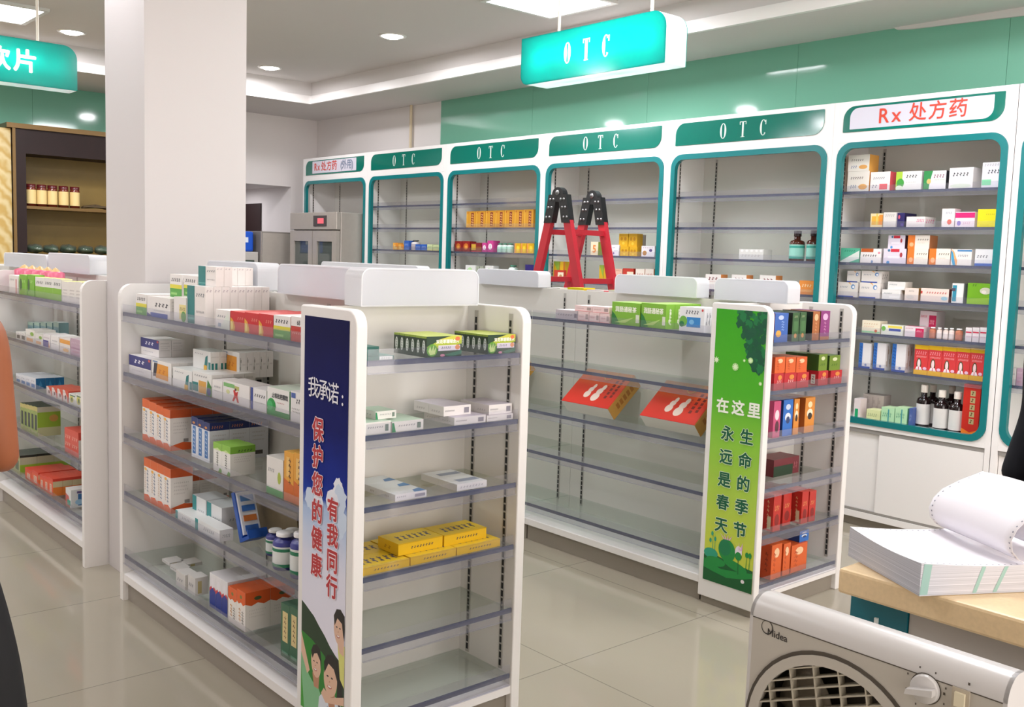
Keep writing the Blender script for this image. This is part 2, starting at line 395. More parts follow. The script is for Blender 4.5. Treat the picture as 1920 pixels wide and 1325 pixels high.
def end_unit(x0, x1, yf, yb, zt, zs, label):
    t = thing('end_display_unit', ((x0+x1)/2, (yf+yb)/2, 0), label, 'shelf unit'); th = .035
    for y in (yf, yb-th):
        MB().prism(xz(rrect(x0, x1, .03 if y == yf else .0, zt, (.004, .004, .045, .012)), y), (0, th, 0), BOARD).build('banner_board' if y == yf else 'side_board', t, bevel=.004)
    MB().box(x0+.012, x0+.03, yf+th, yb-th, .09, zt-.005, BACK).build('back_panel', t)
    for ux in (x0+.075, x1-.055): slot_strip(m := MB(), (ux, yb-th), .14, zt-.02, 'y'); m.build('slotted_upright', t)
    MB().prism(xz([(x0+.03, .075), (x0+.03, .112), (x1-.06, .112), (x1-.004, .1), (x1-.004, .075)], yf+th), (0, yb-yf-2*th, 0), WHITE).build('base_deck', t)
    MB().box(x0+.01, x1-.022, yf+.012, yb-.012, 0, .075, KICK).build('kick_plate', t)
    for z in zs: shelf_y(t, yf+th+.002, yb-th-.002, x1-.012, x0+.032, z)
    return t
ZL1 = [1.17, .932, .685, .450, .19]; ZL2 = [1.141, .905, .671, .465, .19]; ZL0 = [1.165, .93, .703, .467, .212]
ZE1 = [1.146, .943, .745, .550, .348, .136]; ZE2 = [1.126, .93, .734, .53, .336, .13]
G1Y, G1B, G1L, G1P, G1Q = 1.398, 2.02, -3.965, -2.513, -2.214
G2Y, G2B, G2P, G2Q = 3.322, 3.981, -2.536, -2.251
G1 = gondola(G1L, G1P, G1Y, G1B, 1.283, ZL1, 'full white gondola beside the pillar, left of the blue banner', (-3.64, -3.28, -2.86), True, False)
E1 = end_unit(G1P+.002, G1Q, G1Y, G1B, 1.285, ZE1, 'white end display unit carrying the tall blue banner')
G2 = gondola(-3.646, G2P, G2Y, G2B, 1.274, ZL2, 'mostly empty white gondola left of the green banner', (-3.558, -2.62), False, False)
G3 = gondola(-4.756, -3.648, G2Y, G2B, 1.274, ZL2, 'white gondola continuing left behind the blue-banner end unit', (-4.66, -3.735), False, False)
E2 = end_unit(G2P+.002, G2Q, G2Y, G2B, 1.276, ZE2, 'white end display unit carrying the tall green banner')
G0 = gondola(-5.90, -4.436, 1.41, 2.032, 1.277, ZL0, 'well filled white gondola at the far left beyond the pillar', (-5.45, -5.0), True, True)
G5 = gondola(-7.35, -5.902, 1.41, 2.032, 1.277, ZL0, 'white gondola beyond the left picture edge, only its header showing', (), True, False)
G4 = gondola(-6.5, -5.0, 3.4, 3.98, 1.265, ZL2[:3], 'white gondola hidden behind the blue-banner gondola, only its header showing', (), True, True)
# milky headers on top of the units
def header_x(x0, x1, y, z, h, label):
    t = thing('shelf_header', ((x0+x1)/2, y, z), label, 'sign holder', 'blank acrylic shelf headers'); d = .045
    MB().ring(xz(rrect(x0, x1, z, z+h, (.004, .004, .03, .03)), y-d), xz(rrect(x0+.004, x1-.004, z+.004, z+h-.004, (.002, .002, .026, .026)), y-d), (0, 2*d, 0), RIM).build('rim', t)
    m = MB(); m.prism(xz(rrect(x0+.004, x1-.004, z+.004, z+h-.004, (.002, .002, .026, .026)), y-d+.001), (0, .003, 0), ACRYL); m.build('front_sheet', t)
    m = MB(); m.prism(xz(rrect(x0+.004, x1-.004, z+.004, z+h-.004, (.002, .002, .026, .026)), y+d-.004), (0, .003, 0), ACRYL); m.build('back_sheet', t)
def header_y(y0, y1, x, z, h, label):
    t = thing('shelf_header', (x, (y0+y1)/2, z), label, 'sign holder', 'blank acrylic shelf headers'); d = .045
    MB().ring(yz(rrect(y0, y1, z, z+h, (.004, .004, .03, .03)), x-d), yz(rrect(y0+.004, y1-.004, z+.004, z+h-.004, (.002, .002, .026, .026)), x-d), (2*d, 0, 0), RIM).build('rim', t)
    for nm, q in (('front_sheet', x+d-.004), ('back_sheet', x-d+.001)):
        MB().prism(yz(rrect(y0+.004, y1-.004, z+.004, z+h-.004, (.002, .002, .026, .026)), q), (.003, 0, 0), ACRYL).build(nm, t)
header_x(-3.155, -2.62, 1.709, 1.284, .104, 'blank milky acrylic header on the near gondola, left of the end header')
header_x(-3.74, -3.30, 1.709, 1.284, .102, 'blank acrylic header behind the teal cartons, next to the pillar')
header_y(1.54, 1.975, -2.462, 1.281, .112, 'large blank milky header standing on the blue-banner end unit')
header_x(-4.437, -3.907, 3.65, 1.275, .088, 'blank milky header on the middle gondola left of the red ladder')
header_x(-3.351, -2.84, 3.65, 1.275, .093, 'blank milky header right of the red ladder, second from the right')
header_x(-2.742, -2.36, 3.65, 1.275, .097, 'blank milky header above the green banner, rightmost of its row')
header_x(-6.19, -5.01, 3.65, 1.266, .094, 'long flat blank header far back between refrigerator and near gondola')
header_x(-5.84, -5.15, 1.722, 1.278, .1, 'blank milky header on the far-left gondola, right half of the pair beneath the showcase')
header_x(-6.74, -5.86, 1.722, 1.278, .085, 'blank milky header left of its twin, behind the pink bottles beneath the showcase')
# ------------------------------------------------------------------ wall cabinets
CX0, CW, CY = -9.01, 1.1896, 5.029
ZCAB = [1.855, 1.658, 1.462, 1.268, 1.075, .878]
CABL = ['white wall cabinet with red lettering, half hidden by the refrigerator', 'white wall cabinet just right of the steel refrigerator', 'white wall cabinet holding a row of ochre cartons', 'white wall cabinet behind the red ladder', 'white wall cabinet holding two brown bottles', 'full white wall cabinet with red lettering at the right', 'partly visible white wall cabinet at the right picture edge']
def cabinet(i):
    x0 = CX0+i*CW; x1 = x0+CW
    if i == 5: x1 = -2.074
    if i == 6: x0 = -2.072; x1 = -1.08
    x0 += .0005; x1 -= .0005
    t = thing('wall_cabinet', ((x0+x1)/2, CY, 0), CABL[i], 'cabinet', 'white pharmacy wall cabinets')
    H = 2.345; yb = 5.40; o0, o1, oz0, oz1 = x0+.033, x1-.028, .577, 2.122; th = .045
    m = MB(); m.box(x0, x0+.018, CY+.002, yb, .05, H, WHITE); m.box(x1-.018, x1, CY+.002, yb, .05, H, WHITE)
    m.box(x0+.018, x1-.018, CY+.03, yb, 2.145, 2.165, WHITE); m.box(x0+.018, x1-.018, CY+.03, yb, .558, .59, WHITE); m.build('carcass', t)
    MB().box(x0+.018, x1-.018, yb-.012, yb, .06, 2.3, BACK).build('back_panel', t)
    # front frame with rounded opening and sign opening
    m = MB(); y0, d = CY, .03
    m.box(x0, o0, y0, y0+d, .05, H, WHITE); m.box(o1, x1, y0, y0+d, .05, H, WHITE)
    m.box(o0, o1, y0, y0+d, oz1, H, WHITE); m.box(o0, o1, y0, y0+d, .552, oz0, WHITE); m.box(o0, o1, y0, y0+d, .05, .085, WHITE)
    R = .085
    for cx, cz, sx, sz in ((o0, oz0, 1, 1), (o1, oz0, -1, 1), (o0, oz1, 1, -1), (o1, oz1, -1, -1)):
        pts = [(cx, y0+.001, cz)]
        for k in range(9):
            a = math.pi/2*k/8; pts.append((cx+sx*(R-R*math.sin(a)), y0+.001, cz+sz*(R-R*math.cos(a))))
        m.prism(pts, (0, d-.002, 0), WHITE)
    m.build('front_frame', t, bevel=.003)
    tw = .033
    MB().ring(xz(rrect(o0, o1, oz0, oz1, R), y0-.006), xz(rrect(o0+tw, o1-tw, oz0+tw, oz1-tw, R-tw*.7), y0-.006), (0, .03, 0), TEAL).build('opening_trim', t)
    sz0, sz1 = 2.178, 2.318
    sg = MB().prism(xz(rrect(x0+.06, x1-.06, sz0, sz1, (.004, .07, .004, .07), 8), y0-.004), (0, .006, 0), GREENP).build('header_panel', t)
    fr = Fr((x0, y0-.004, 0), (1, 0, 0), (0, 0, 1)); cx = (x1-x0)/2; L = MB()
    pale = mat('letter_pale', '#c9d6cf', .3)
    if i in (1, 2, 3, 4): otc_letters(fr, cx-.015, 2.247, .094, pale, 2.5, .5, .12, sg)
    elif i in (0, 5):
        red = mat('letter_red', '#d0402c', .35); lab = mat('label_white', '#cfccd8', .12, .6)
        if i == 5: poly(L, fr, rrect(.1, .876, 2.192, 2.306, (.004, .05, .004, .05)), lab, 0)
        else: poly(L, fr, rrect(.19, 1.0, 2.192, 2.31, (.004, .01, .004, .01)), lab, 0)
        sg = L.build('label_sheet', sg)
        if i == 5:
            letter(fr, 'R', .297, 2.247, .11, red, sg, 1, .012, .95); letter(fr, 'x', .37, 2.247, .11, red, sg, 1, .012, .95)
            for k, ch in enumerate('处方药'): letter(fr, ch,   .487+k*.106, 2.249, .1, red, sg, 1, .01)
        else:
            letter(fr, 'R', .255, 2.25, .1, red, sg, 1, .012, .9); letter(fr, 'x', .315, 2.25, .1, red, sg, 1, .012, .9)
            for k, ch in enumerate('处方药'): letter(fr, ch, .41+k*.1, 2.25, .098, red, sg, 1, .01)
            
            for k, ch in enumerate('(外用)'): letter(fr, ch, (.735, .79, .88, .935)[k], 2.25, .095, mat('letter_slate', '#6b7a92', .4), sg, 1, .008)
    for ux in (x0+.12, x1-.12): slot_strip(m := MB(), (ux, yb-.012), .62, 2.12, 'y'); m.build('slotted_upright', t)
    m = MB()
    for sx in (x0+.018, ):
        z = .63
        S = mat('slot_channel', '#b9b5b0', .4, .5, .2); m.box(sx, sx+.002, CY+.10, CY+.116, .62, 2.12, S)
        while z < 2.1: m.box(sx+.002, sx+.003, CY+.104, CY+.112, z, z+.019, DARK); z += .025
    m.build('slotted_upright', t)
    if i > 0:
        for z in ZCAB: shelf_x(t, x0+.022, x1-.022, CY+.055, yb-.018, z)
    # sliding doors
    xm = x0+(x1-x0)*(.41 if i == 5 else .5)
    MB().box(x0+.035, x1-.03, CY+.004, CY+.028, .53, .55, mat('door_track', '#a09c98', .35, .5, .3)).build('door_track', t)
    MB().box(x0+.035, x1-.03, CY+.004, CY+.028, .086, .1, mat('door_track', '#a09c98', .35)).build('door_track', t)
    MB().box(x0+.036, xm+.01, CY+.016, CY+.026, .1, .53, WHITE).build('sliding_door', t)
    MB().box(xm-.012, x1-.031, CY+.004, CY+.014, .1, .53, WHITE).build('sliding_door', t)
    MB().box(x0+.004, x1-.004, CY+.035, yb-.02, 0, .05, KICK).build('kick_plate', t)
for i in range(7): cabinet(i)
# ------------------------------------------------------------------ banners
def blob(cx, cy, r, n, seed, jag=.35):
    q = random.Random(seed); return [(cx+r*(1-jag*q.random())*math.cos(2*math.pi*k/n), cy+r*(1-jag*q.random())*math.sin(2*math.pi*k/n)) for k in range(n)]
def blue_banner():
    x0, x1, z0, z1 = -2.484, -2.247, .105, 1.255
    fr = Fr((x0, G1Y-.0005, 0), (1, 0, 0), (0, 0, 1)); W = x1-x0
    sky = ramp_mat('banner_sky', 2, [(.1, '#e9e4ee'), (.60, '#dcdcea'), (.70, '#c3cfe6'), (.755, '#a9bfe0'), (.79, '#1a3d9c'), (.84, '#102a8c'), (1.0, '#0a1460'), (1.26, '#080a44')], .55, (14, .09))
    sky.node_tree.nodes['Principled BSDF'].inputs['Specular IOR Level'].default_value = .15
    m = MB(); quad(m, fr, 0, z0, W, z1, sky, 0)
    # MB.build keeps world offset: object z = world z because the root stands on the floor
    cl = mat('print_cloud', '#c9d8ec', .35); cl2 = mat('print_cloud_white', '#e6e9f2', .35)
    for cx, cz, r, s in ((.192, .795, .03, 1), (.2, .765, .045, 2), (.16, .75, .04, 3), (.04, .735, .035, 4), (.09, .735, .03, 5), (.2, .7, .05, 6)): poly(m, fr, [(min(max(a, 0), W), b) for a, b in blob(cx, cz, r, 18, s)], cl2 if s % 2 else cl, 1)
    hd = mat('print_hill_dark', '#16351c', .35); hg = mat('print_grass', '#1f7d22', .35); hl = mat('print_grass_light', '#3b9a2c', .35)
    top = [(0, .425), (.02, .418), (.05, .405), (.07, .397), (.1, .376), (.13, .358), (.16, .335), (.19, .318), (W, .3)]
    poly(m, fr, [(0, z0), (W, z0)]+top[::-1], hd, 2)
    poly(m, fr, [(0, z0), (W, z0), (W, .2), (.13, .3), (.06, .325), (0, .335)], hg, 3)
    poly(m, fr, [(0, z0), (.1, z0), (.04, .2), (0, .26)], hl, 3)
    skin = mat('print_skin', '#dcb59c', .35); sk2 = mat('print_skin_shade', '#b98568', .35); hair = mat('print_hair', '#15100f', .35); wh = mat('print_teeth', '#f0ece6', .35)
    def head(cx, cz, w, h, lean, hairpts, l):
        ell(m, fr, cx, cz, w, h, skin, l, 24, lean)
        poly(m, fr, [(cx+a*w, cz+b*h) for a, b in hairpts], hair, l+1)
        for ex in (-.42, .22): ell(m, fr, cx+ex*w, cz+.08*h, w*.16, h*.05, hair, l+1, 10)
        poly(m, fr, [(cx-.12*w, cz-.12*h), (cx+.0*w, cz-.2*h), (cx-.25*w, cz-.24*h)], sk2, l+1)
        ell(m, fr, cx-.12*w, cz-.48*h, w*.34, h*.09, mat('print_lip', '#b0534f', .35), l+1, 14); ell(m, fr, cx-.12*w, cz-.46*h, w*.26, h*.05, wh, l+2, 12)
    lg = mat('print_shirt_green', '#7fb98a', .35); lb = mat('print_shirt_blue', '#4f8fc4', .35); lw = mat('print_shirt_white', '#d5dbe6', .35); ly = mat('print_shirt_yellow', '#d7d67a', .35)
    # left parent, green shirt, arm raised
    poly(m, fr, [(.02, z0), (.005, .2), (.0, .285), (.02, .25), (.045, .215), (.07, .2), (.1, .195), (.125, .16), (.13, z0)], lg, 5)
    poly(m, fr, [(0, .33), (.0, .27), (.035, .215), (.05, .23)], skin, 6)
    poly(m, fr, [(.065, .23), (.105, .235), (.1, .19), (.075, .19)], sk2, 6)
    head(.085, .262, .027, .042, .1, [(-.75, .2), (-1.05, .7), (-.6, 1.2), (.1, 1.35), (.85, 1.1), (1.1, .4), (1.0, -.3), (.85, .35), (.2, .75), (-.4, .6)], 7)
    # right parent, white coat over blue
    poly(m, fr, [(.095, z0), (.105, .17), (.13, .195), (.2, .2), (W, .17), (W, z0)], lw, 8)
    poly(m, fr, [(.14, z0), (.15, .16), (.18, .135), (.2, .16), (.21, z0)], lb, 9)
    poly(m, fr, [(.145, .21), (.19, .21), (.19, .16), (.16, .15)], sk2, 9)
    head(.165, .243, .036, .052, -.05, [(-.9, .15), (-1.0, .75), (-.5, 1.25), (.2, 1.4), (1.1, 1.25), (1.65, .5), (1.75, -.6), (1.4, -1.3), (.95, -1.1), (1.0, .1), (.5, .65), (-.3, .8)], 10)
    # child on the shoulders, arms round the neck
    poly(m, fr, [(.2, .36), (W, .36), (W, .24), (.215, .26)], ly, 13)
    poly(m, fr, [(.195, .37), (W-.004, .38), (W-.004, .33), (.21, .335)], skin, 14)
    head(.206, .4, .026, .045, .05, [(-.85, .1), (-1.05, .7), (-.5, 1.2), (.3, 1.3), (1.1, 1.0), (1.19, .2), (1.1, -.6), (.85, -.2), (.6, .45), (-.3, .65)], 15)
    poly(m, fr, [(.115, .185), (.14, .165), (W, .19), (W, .215), (.17, .19), (.13, .205)], skin, 16)
    pp = m.build('poster_print', E1)
    L = MB(); wt = mat('letter_white', '#e8e8f0', .35); rd = mat('letter_banner_red', '#b3202a', .35); ow = mat('letter_outline', '#efdfe6', .35)
    for k, ch in enumerate('我承诺'): letter(fr, ch, .055+k*.053, 1.052-.002*k, .062, wt, pp, 20, .006)
    letter(fr, ':', .21, 1.043, .06, wt, pp, 20, .012)
    for k, ch in enumerate('保护您的健康'):
        z = .935-k*.078
        letter(fr, ch, .083, z, .07, rd, pp, 20, .028, .88, (ow, .06))
    for k, ch in enumerate('有我同行'):
        z = .725-k*.073
        letter(fr, ch, .168, z, .068, rd, pp, 20, .028, .88, (ow, .06))
blue_banner()
def green_banner():
    x0, x1, z0, z1 = -2.508, -2.262, .105, 1.252
    fr = Fr((x0, G2Y-.0005, 0), (1, 0, 0), (0, 0, 1)); W = x1-x0
    gr = ramp_mat('banner_green', 2, [(.1, '#cfd24a'), (.25, '#c5cf45'), (.45, '#adcb48'), (.7, '#8ac43c'), (.9, '#4fb024'), (1.26, '#34a00f')], .3)
    m = MB(); quad(m, fr, 0, z0, W, z1, gr, 0)
    q = random.Random(3); lv = [mat('print_leaf%d' % i, c, .35) for i, c in enumerate(('#0f5a34', '#17563a', '#1a7440', '#155238'))]
    for k in range(150):
        t = q.random(); s = q.random()
        a = W-.002-s*.16*(1-t*.72); b = z1-.004-t*.235
        if a < .075+t*.12: continue
        r = .012+.012*q.random(); P = [(min(max(c, 0), W), min(d, z1)) for c, d in blob(a, b, r, 9, k, .5)]
        poly(m, fr, P, lv[k % 4], 1+k % 4)
    sp = mat('print_sparkle', '#dff0c8', .35); s2 = mat('print_sparkle_soft', '#9fd07c', .35)
    for a, b, r in ((.012, 1.04, .016), (.108, 1.02, .016), (.15, 1.05, .006), (.18, 1.053, .012), (.232, .965, .008)):
        if a-r > 0: ell(m, fr, a, b, r, r, s2, 6)
        P = []
        for k in range(16): rr = r*(1 if k % 2 == 0 else .45); P.append((max(0, a+rr*math.cos(k*math.pi/8)), b+rr*math.sin(k*math.pi/8)))
        poly(m, fr, P, sp, 7)
    d1 = mat('print_lotus_dark', '#0e5a2c', .35); d2 = mat('print_lotus', '#1d8a3e', .35); d3 = mat('print_lotus_blue', '#2a9a7a', .35); pk = mat('print_lotus_pink', '#d9a9cf', .35); pw = mat('print_bud', '#e9dfe6', .35)
    poly(m, fr, [(0, z0), (W, z0), (W, .2), (.2, .205), (.15, .2), (.1, .215), (.05, .225), (0, .215)], d1, 1)
    poly(m, fr, [(0, .16), (.05, .15), (.12, .14), (.2, .155), (W, .17), (W, .19), (.18, .18), (.09, .17), (.03, .185), (0, .2)], d2, 2)
    ell(m, fr, .115, .255, .042, .048, d2, 3, 22, .3); ell(m, fr, .105, .265, .03, .034, mat('print_lotus_mid', '#157a4c', .35), 4, 18)
    ell(m, fr, .035, .225, .036, .022, d3, 3); ell(m, fr, .06, .195, .05, .02, d2, 4); ell(m, fr, .16, .2, .06, .018, d2, 4, 18, -.2)
    for a in (.04, .052): poly(m, fr, [(a, .22), (a+.004, .22), (a+.002, .3+a*.4)], d3, 5)
    for a, b in ((.038, .31), (.054, .29), (.03, .28)): ell(m, fr, a, b, .006, .01, d3, 6, 10)
    ell(m, fr, .173, .262, .017, .026, pw, 6); ell(m, fr, .173, .245, .016, .018, d2, 7, 14)
    for s in (-1, 0, 1): poly(m, fr, [(.173+s*.006, .27), (.173+s*.018, .305), (.173+s*.012+.006, .272)], pk, 7)
    poly(m, fr, [(.172, .23), (.175, .23), (.178, .17), (.174, .17)], d1, 6)
    for s in (-1.5, -.5, .5, 1.5): poly(m, fr, [(.108+s*.008, .3), (.108+s*.02, .322), (.108+s*.008+.008, .3)], pk, 7)
    for a in (.21, .225): poly(m, fr, [(a, .2), (a+.004, .2), (a+.006, .285)], d2, 5); ell(m, fr, a+.004, .26, .008, .012, d2, 6, 10)
    ell(m, fr, .2, .145, .009, .008, pw, 8, 10)
    pp = m.build('poster_print', E2); L = MB()
    wt = mat('letter_white_warm', '#f0f4e6', .35); dg = mat('letter_dark_green', '#0d5a3a', .35); ow = mat('letter_halo', '#e3efd0', .35)
    for k, ch in enumerate('在这里'): letter(fr, ch, .056+k*.077, .85, .064, wt, pp, 20, .03)
    for k, ch in enumerate('永远是春天'):
        z = .737-k*.0965; letter(fr, ch, .088-.002*k, z, .066, dg, pp, 20, .03, 1, (ow, .06))
    for k, ch in enumerate('生命的季节'):
        z = .737-k*.0965; letter(fr, ch, .182-.002*k, z, .066, dg, pp, 20, .03, 1, (ow, .06))
green_banner()
# ------------------------------------------------------------------ hanging signs (back-lit boxes)
SIGNW = glass('sign_side', '#f6f8fa', .05, .2, .9, '#ffffff', .3)
def sign_face_mat():
    m = bpy.data.materials.new('sign_face'); m.use_nodes = True; nt = m.node_tree; nt.nodes.clear()
    out = nt.nodes.new('ShaderNodeOutputMaterial'); a = nt.nodes.new('ShaderNodeBsdfTranslucent'); a.inputs[0].default_value = lin('#10c4bc')
    d = nt.nodes.new('ShaderNodeBsdfDiffuse'); d.inputs[0].default_value = lin('#0a9a90'); g = nt.nodes.new('ShaderNodeBsdfGlossy'); g.inputs['Roughness'].default_value = .12
    x = nt.nodes.new('ShaderNodeMixShader'); x.inputs[0].default_value = .5; y = nt.nodes.new('ShaderNodeMixShader'); y.inputs[0].default_value = .05
    nt.links.new(d.outputs[0], x.inputs[1]); nt.links.new(a.outputs[0], x.inputs[2]); nt.links.new(x.outputs[0], y.inputs[1]); nt.links.new(g.outputs[0], y.inputs[2]); nt.links.new(y.outputs[0], out.inputs[0])
    return m
SIGNF = sign_face_mat(); LETW = emit('sign_letter', '#fff2ea', 1.6)
def hang_sign(o, rt, length, depth, h, label, draw, rods, watts, lamps):
    """box sign; o = lower left front corner, rt = direction of the face, face looks along rt x z"""
    o = Vector(o); rt = Vector(rt); n = rt.cross(Vector((0, 0, 1))); t = thing('hanging_sign', o+rt*length/2-n*depth/2, label, 'sign')
    P = lambda a, b, c=0: o+rt*a+Vector((0, 0, b))-n*c
    sh = rrect(0, length, 0, h, (.05, .004, .075, .004), 8); inn = rrect(.006, length-.006, .006, h-.006, (.045, .003, .07, .003), 8)
    MB().ring([P(a, b) for a, b in sh], [P(a, b) for a, b in inn], -n*depth, SIGNW).build('sign_case', t)
    f = MB().prism([P(a, b, -.001) for a, b in sh], n*.003, SIGNF).build('face_panel', t)
    MB().prism([P(a, b, depth+.001) for a, b in sh], -n*.003, SIGNF).build('back_panel', t)
    fr = Fr(P(0, 0, -.004), rt, (0, 0, 1)); draw(f, fr)
    for a in rods: MB().tube([P(a, h, depth/2), P(a, ZC-P(0, 0).z, depth/2)], .0075, mat('rod_ivory', '#e5dccb', .4)).build('hanging_rod', t)
    for a in (length*.12, length*.5, length*.9):
        l = bpy.data.lights.new('sign_tube', 'POINT'); l.energy = watts*.45; l.shadow_soft_size = .03; l.color = (.95, 1, .99); q = bpy.data.objects.new('sign_tube', l); COL.objects.link(q); q.location = P(a, h*.5, depth/2)
    for a in lamps:
        l = bpy.data.lights.new('sign_lamp', 'AREA'); l.shape = 'RECTANGLE'; l.size = .3; l.size_y = .03; l.energy = watts; l.color = (.92, 1, .98)
        for sgn in (1, -1):
            q = bpy.data.objects.new('sign_lamp', l); COL.objects.link(q); q.location = P(a, h*.55, depth/2-sgn*.002)
            q.rotation_euler = Vector(n*sgn).to_track_quat('-Z', 'Y').to_euler()
hang_sign((-3.755, 3.3, 2.28), (1, 0, 0), .925, .135, .226, 'hanging teal light box with white serif letters above the middle gondola', lambda f, fr: otc_letters(fr, .452, .117, .1, LETW, 2.0, .46, .17, f), (.19, .78), 4.5, (.28, .62))
def left_sign(f, fr):
    for a, ch in ((.575, '饮'), (.715, '片')): letter(fr, ch, a, .118, .128, LETW, f, 1, .035)
hang_sign((-6.0, .905, 2.30), (0, 1, 0), .99, .135, .245, 'hanging teal light box with Chinese letters cut by the left picture edge', left_sign, (.2, .80), 2.2, (.3, .66))
# ------------------------------------------------------------------ refrigerators
STEEL = mat('brushed_steel', '#b7b0a8', .38, .5, .35, noise=.06, nscale=25); STEELD = mat('darker_steel', '#958f89', .4, .5, .4)  # STEELD: darker grey steel of the storage cabinet body
t = thing('refrigerator', (-8.33, 5.03, 0), 'two-door steel refrigerator with glass windows and a red display', 'refrigerator')
fx0, fx1, fy0, fy1, fz = -8.775, -7.905, 4.76, 5.36, 1.79
m = MB(); m.box(fx0, fx1, fy0+.045, fy1, .1, fz, STEEL); m.build('body', t, bevel=.006)
m = MB(); m.box(fx0, fx1, fy0, fy0+.044, fz-.16, fz, STEEL); h_ = m.build('control_panel', t, bevel=.004)
d_ = MB().box(-8.32, -8.08, fy0-.004, fy0, fz-.13, fz-.03, mat('display_frame', '#4a4444', .3)).build('display', h_)
MB().box(-8.24, -8.13, fy0-.006, fy0-.004, fz-.105, fz-.055, emit('display_red', '#f0707a', 1.1)).build('readout', h_)
for a, b in ((fx0+.004, -8.345), (-8.335, fx1-.004)):
    z0, z1 = .14, fz-.17; w_ = .075
    m = MB(); m.ring(xz([(a, z0), (b, z0), (b, z1), (a, z1)], fy0), xz([(a+w_, z0+.1), (b-w_, z0+.1), (b-w_, z1-.1), (a+w_, z1-.1)], fy0), (0, .04, 0), STEEL); dd = m.build('door', t)
    MB().box(a+w_, b-w_, fy0+.016, fy0+.022, z0+.1, z1-.1, glass('fridge_glass', '#7d8a88', .1, .03, .5, '#98a39e')).build('window_pane', dd)
    MB().tube([(a+.03 if a > -8.4 else b-.03, fy0-.02, .8), (a+.03 if a > -8.4 else b-.03, fy0-.02, 1.15)], .01, mat('chrome', '#d8d8d8', .12, .5, 1)).build('handle', dd)
for x in (fx0+.06, fx1-.06):
    for y in (fy0+.1, fy1-.06): MB().tube([(x, y, 0), (x, y, .1)], .02, DARK).build('foot', t)
t = thing('storage_cabinet', (-9.2, 4.9, 0), 'plain grey metal cabinet beside the refrigerator, against the left wall', 'cabinet')
MB().box(-9.40, -8.99, 4.56, 5.10, .03, 1.605, STEELD).build('body', t, bevel=.006); MB().box(-8.988, -8.976, 4.57, 5.09, .06, 1.59, STEEL).build('door', t)
MB().box(-9.38, -9.01, 4.58, 5.08, 0, .03, DARK).build('plinth', t)
t = thing('equipment_box', (-9.2, 4.38, 0), 'low grey metal appliance right behind the white pillar', 'appliance')
MB().box(-9.42, -9.02, 4.2, 4.55, 0, 1.40, mat('grey_enamel', '#b9b5b0', .4)).build('body', t, bevel=.008)
w0 = MB().box(-9.018, -9.008, 4.26, 4.5, 1.17, 1.32, mat('dark_pane', '#46524a', .15)).build('window', t)
MB().tube([(-9.0, 4.47, .75), (-9.0, 4.47, 1.05)], .008, STEEL).build('handle', t)
t = thing('water_pack', (-9.2, 4.4, 1.401), 'blue wrapped pack with white marks on the low grey appliance', 'package')
m = MB(); m.box(-9.34, -9.06, 4.25, 4.52, 1.401, 1.6, mat('blue_wrap', '#1c55c4', .3)); m.build('wrap', t, bevel=.02)
fr = Fr((-9.0595, 4.25, 1.401), (0, 1, 0), (0, 0, 1)); m = MB()
for k in range(3): quad(m, fr, .05+k*.06, .09, .09+k*.06, .14, ink('#dfe6f2'), 1)
m.build('print', t)
# ------------------------------------------------------------------ ladder
RED = mat('ladder_red', '#c02a38', .35, .5); BLK = mat('hinge_black', '#17171a', .4, .5); BOLT = mat('bolt', '#8b8b8b', .3, .5, .8)
t = thing('folding_ladder', (-4.49, 4.45, 0), 'red folding ladder with black hinges standing behind the middle gondola', 'ladder')
MB.XF = lambda v: Vector((-4.49-(v.y-4.535), 4.45+(v.x+4.5425), v.z))
lx = (-4.695, -4.39); az = 1.86; hz = 1.76; sp = .28  # slope in y per m
def leg_y(z, s): return 4.535 + s*(.03+(az-z)*sp)
for x in lx:
    for s in (-1, 1):
        top = 1.70; w_ = .03; d_ = .016
        y0, y1 = leg_y(0.02, s), leg_y(top, s)
        m = MB(); m.prism([(x-d_, y0-w_, .02), (x+d_, y0-w_, .02), (x+d_, y0+w_, .02), (x-d_, y0+w_, .02)], (0, y1-y0, top-.02), RED); l_ = m.build('rail', t)
        m = MB(); m.box(x-.022, x+.022, y0-.036, y0+.036, 0, .06, BLK); m.build('rubber_foot', l_)
    h = MB(); P = []
    for k in range(13): a = math.pi*k/12; P.append((4.535+.05*math.cos(a), az-.035+.05*math.sin(a)))
    h.prism(yz([(4.585, az-.035)]+P[1:-1]+[(4.485, az-.035), (4.5, az-.075), (4.57, az-.075)], x-.021), (.042, 0, 0), BLK)
    for s in (-1, 1):
        yt, yb_ = leg_y(az-.04, s), leg_y(1.68, s)
        h.prism([(x-.022, yt-.036, az-.03), (x+.022, yt-.036, az-.03), (x+.022, yt+.036, az-.03), (x-.022, yt+.036, az-.03)], (0, yb_-yt, 1.655-az+.03), BLK)
    hg = h.build('hinge', t)
    for s in (-1, 1):
        for zz in (1.69, 1.75, 1.8):
            for e in (-.014, .014): MB().lathe([(.008, 0), (.008, .004), (.001, .006)], (x-.022, leg_y(zz, s)+e, zz), BOLT, 10, (-1, 0, 0)).build('bolt', hg)
    MB().lathe([(.016, 0), (.016, .005), (.002, .008)], (x-.021, 4.535, az-.02), BOLT, 14, (-1, 0, 0)).build('pivot_bolt', hg)
for s in (-1, 1):
    for z in (.28, .62, .96, 1.30, 1.60): MB().box(lx[0]+.016, lx[1]-.016, leg_y(z, s)-.016, leg_y(z, s)+.016, z-.016, z+.016, RED).build('rung', t)
MB.XF = None
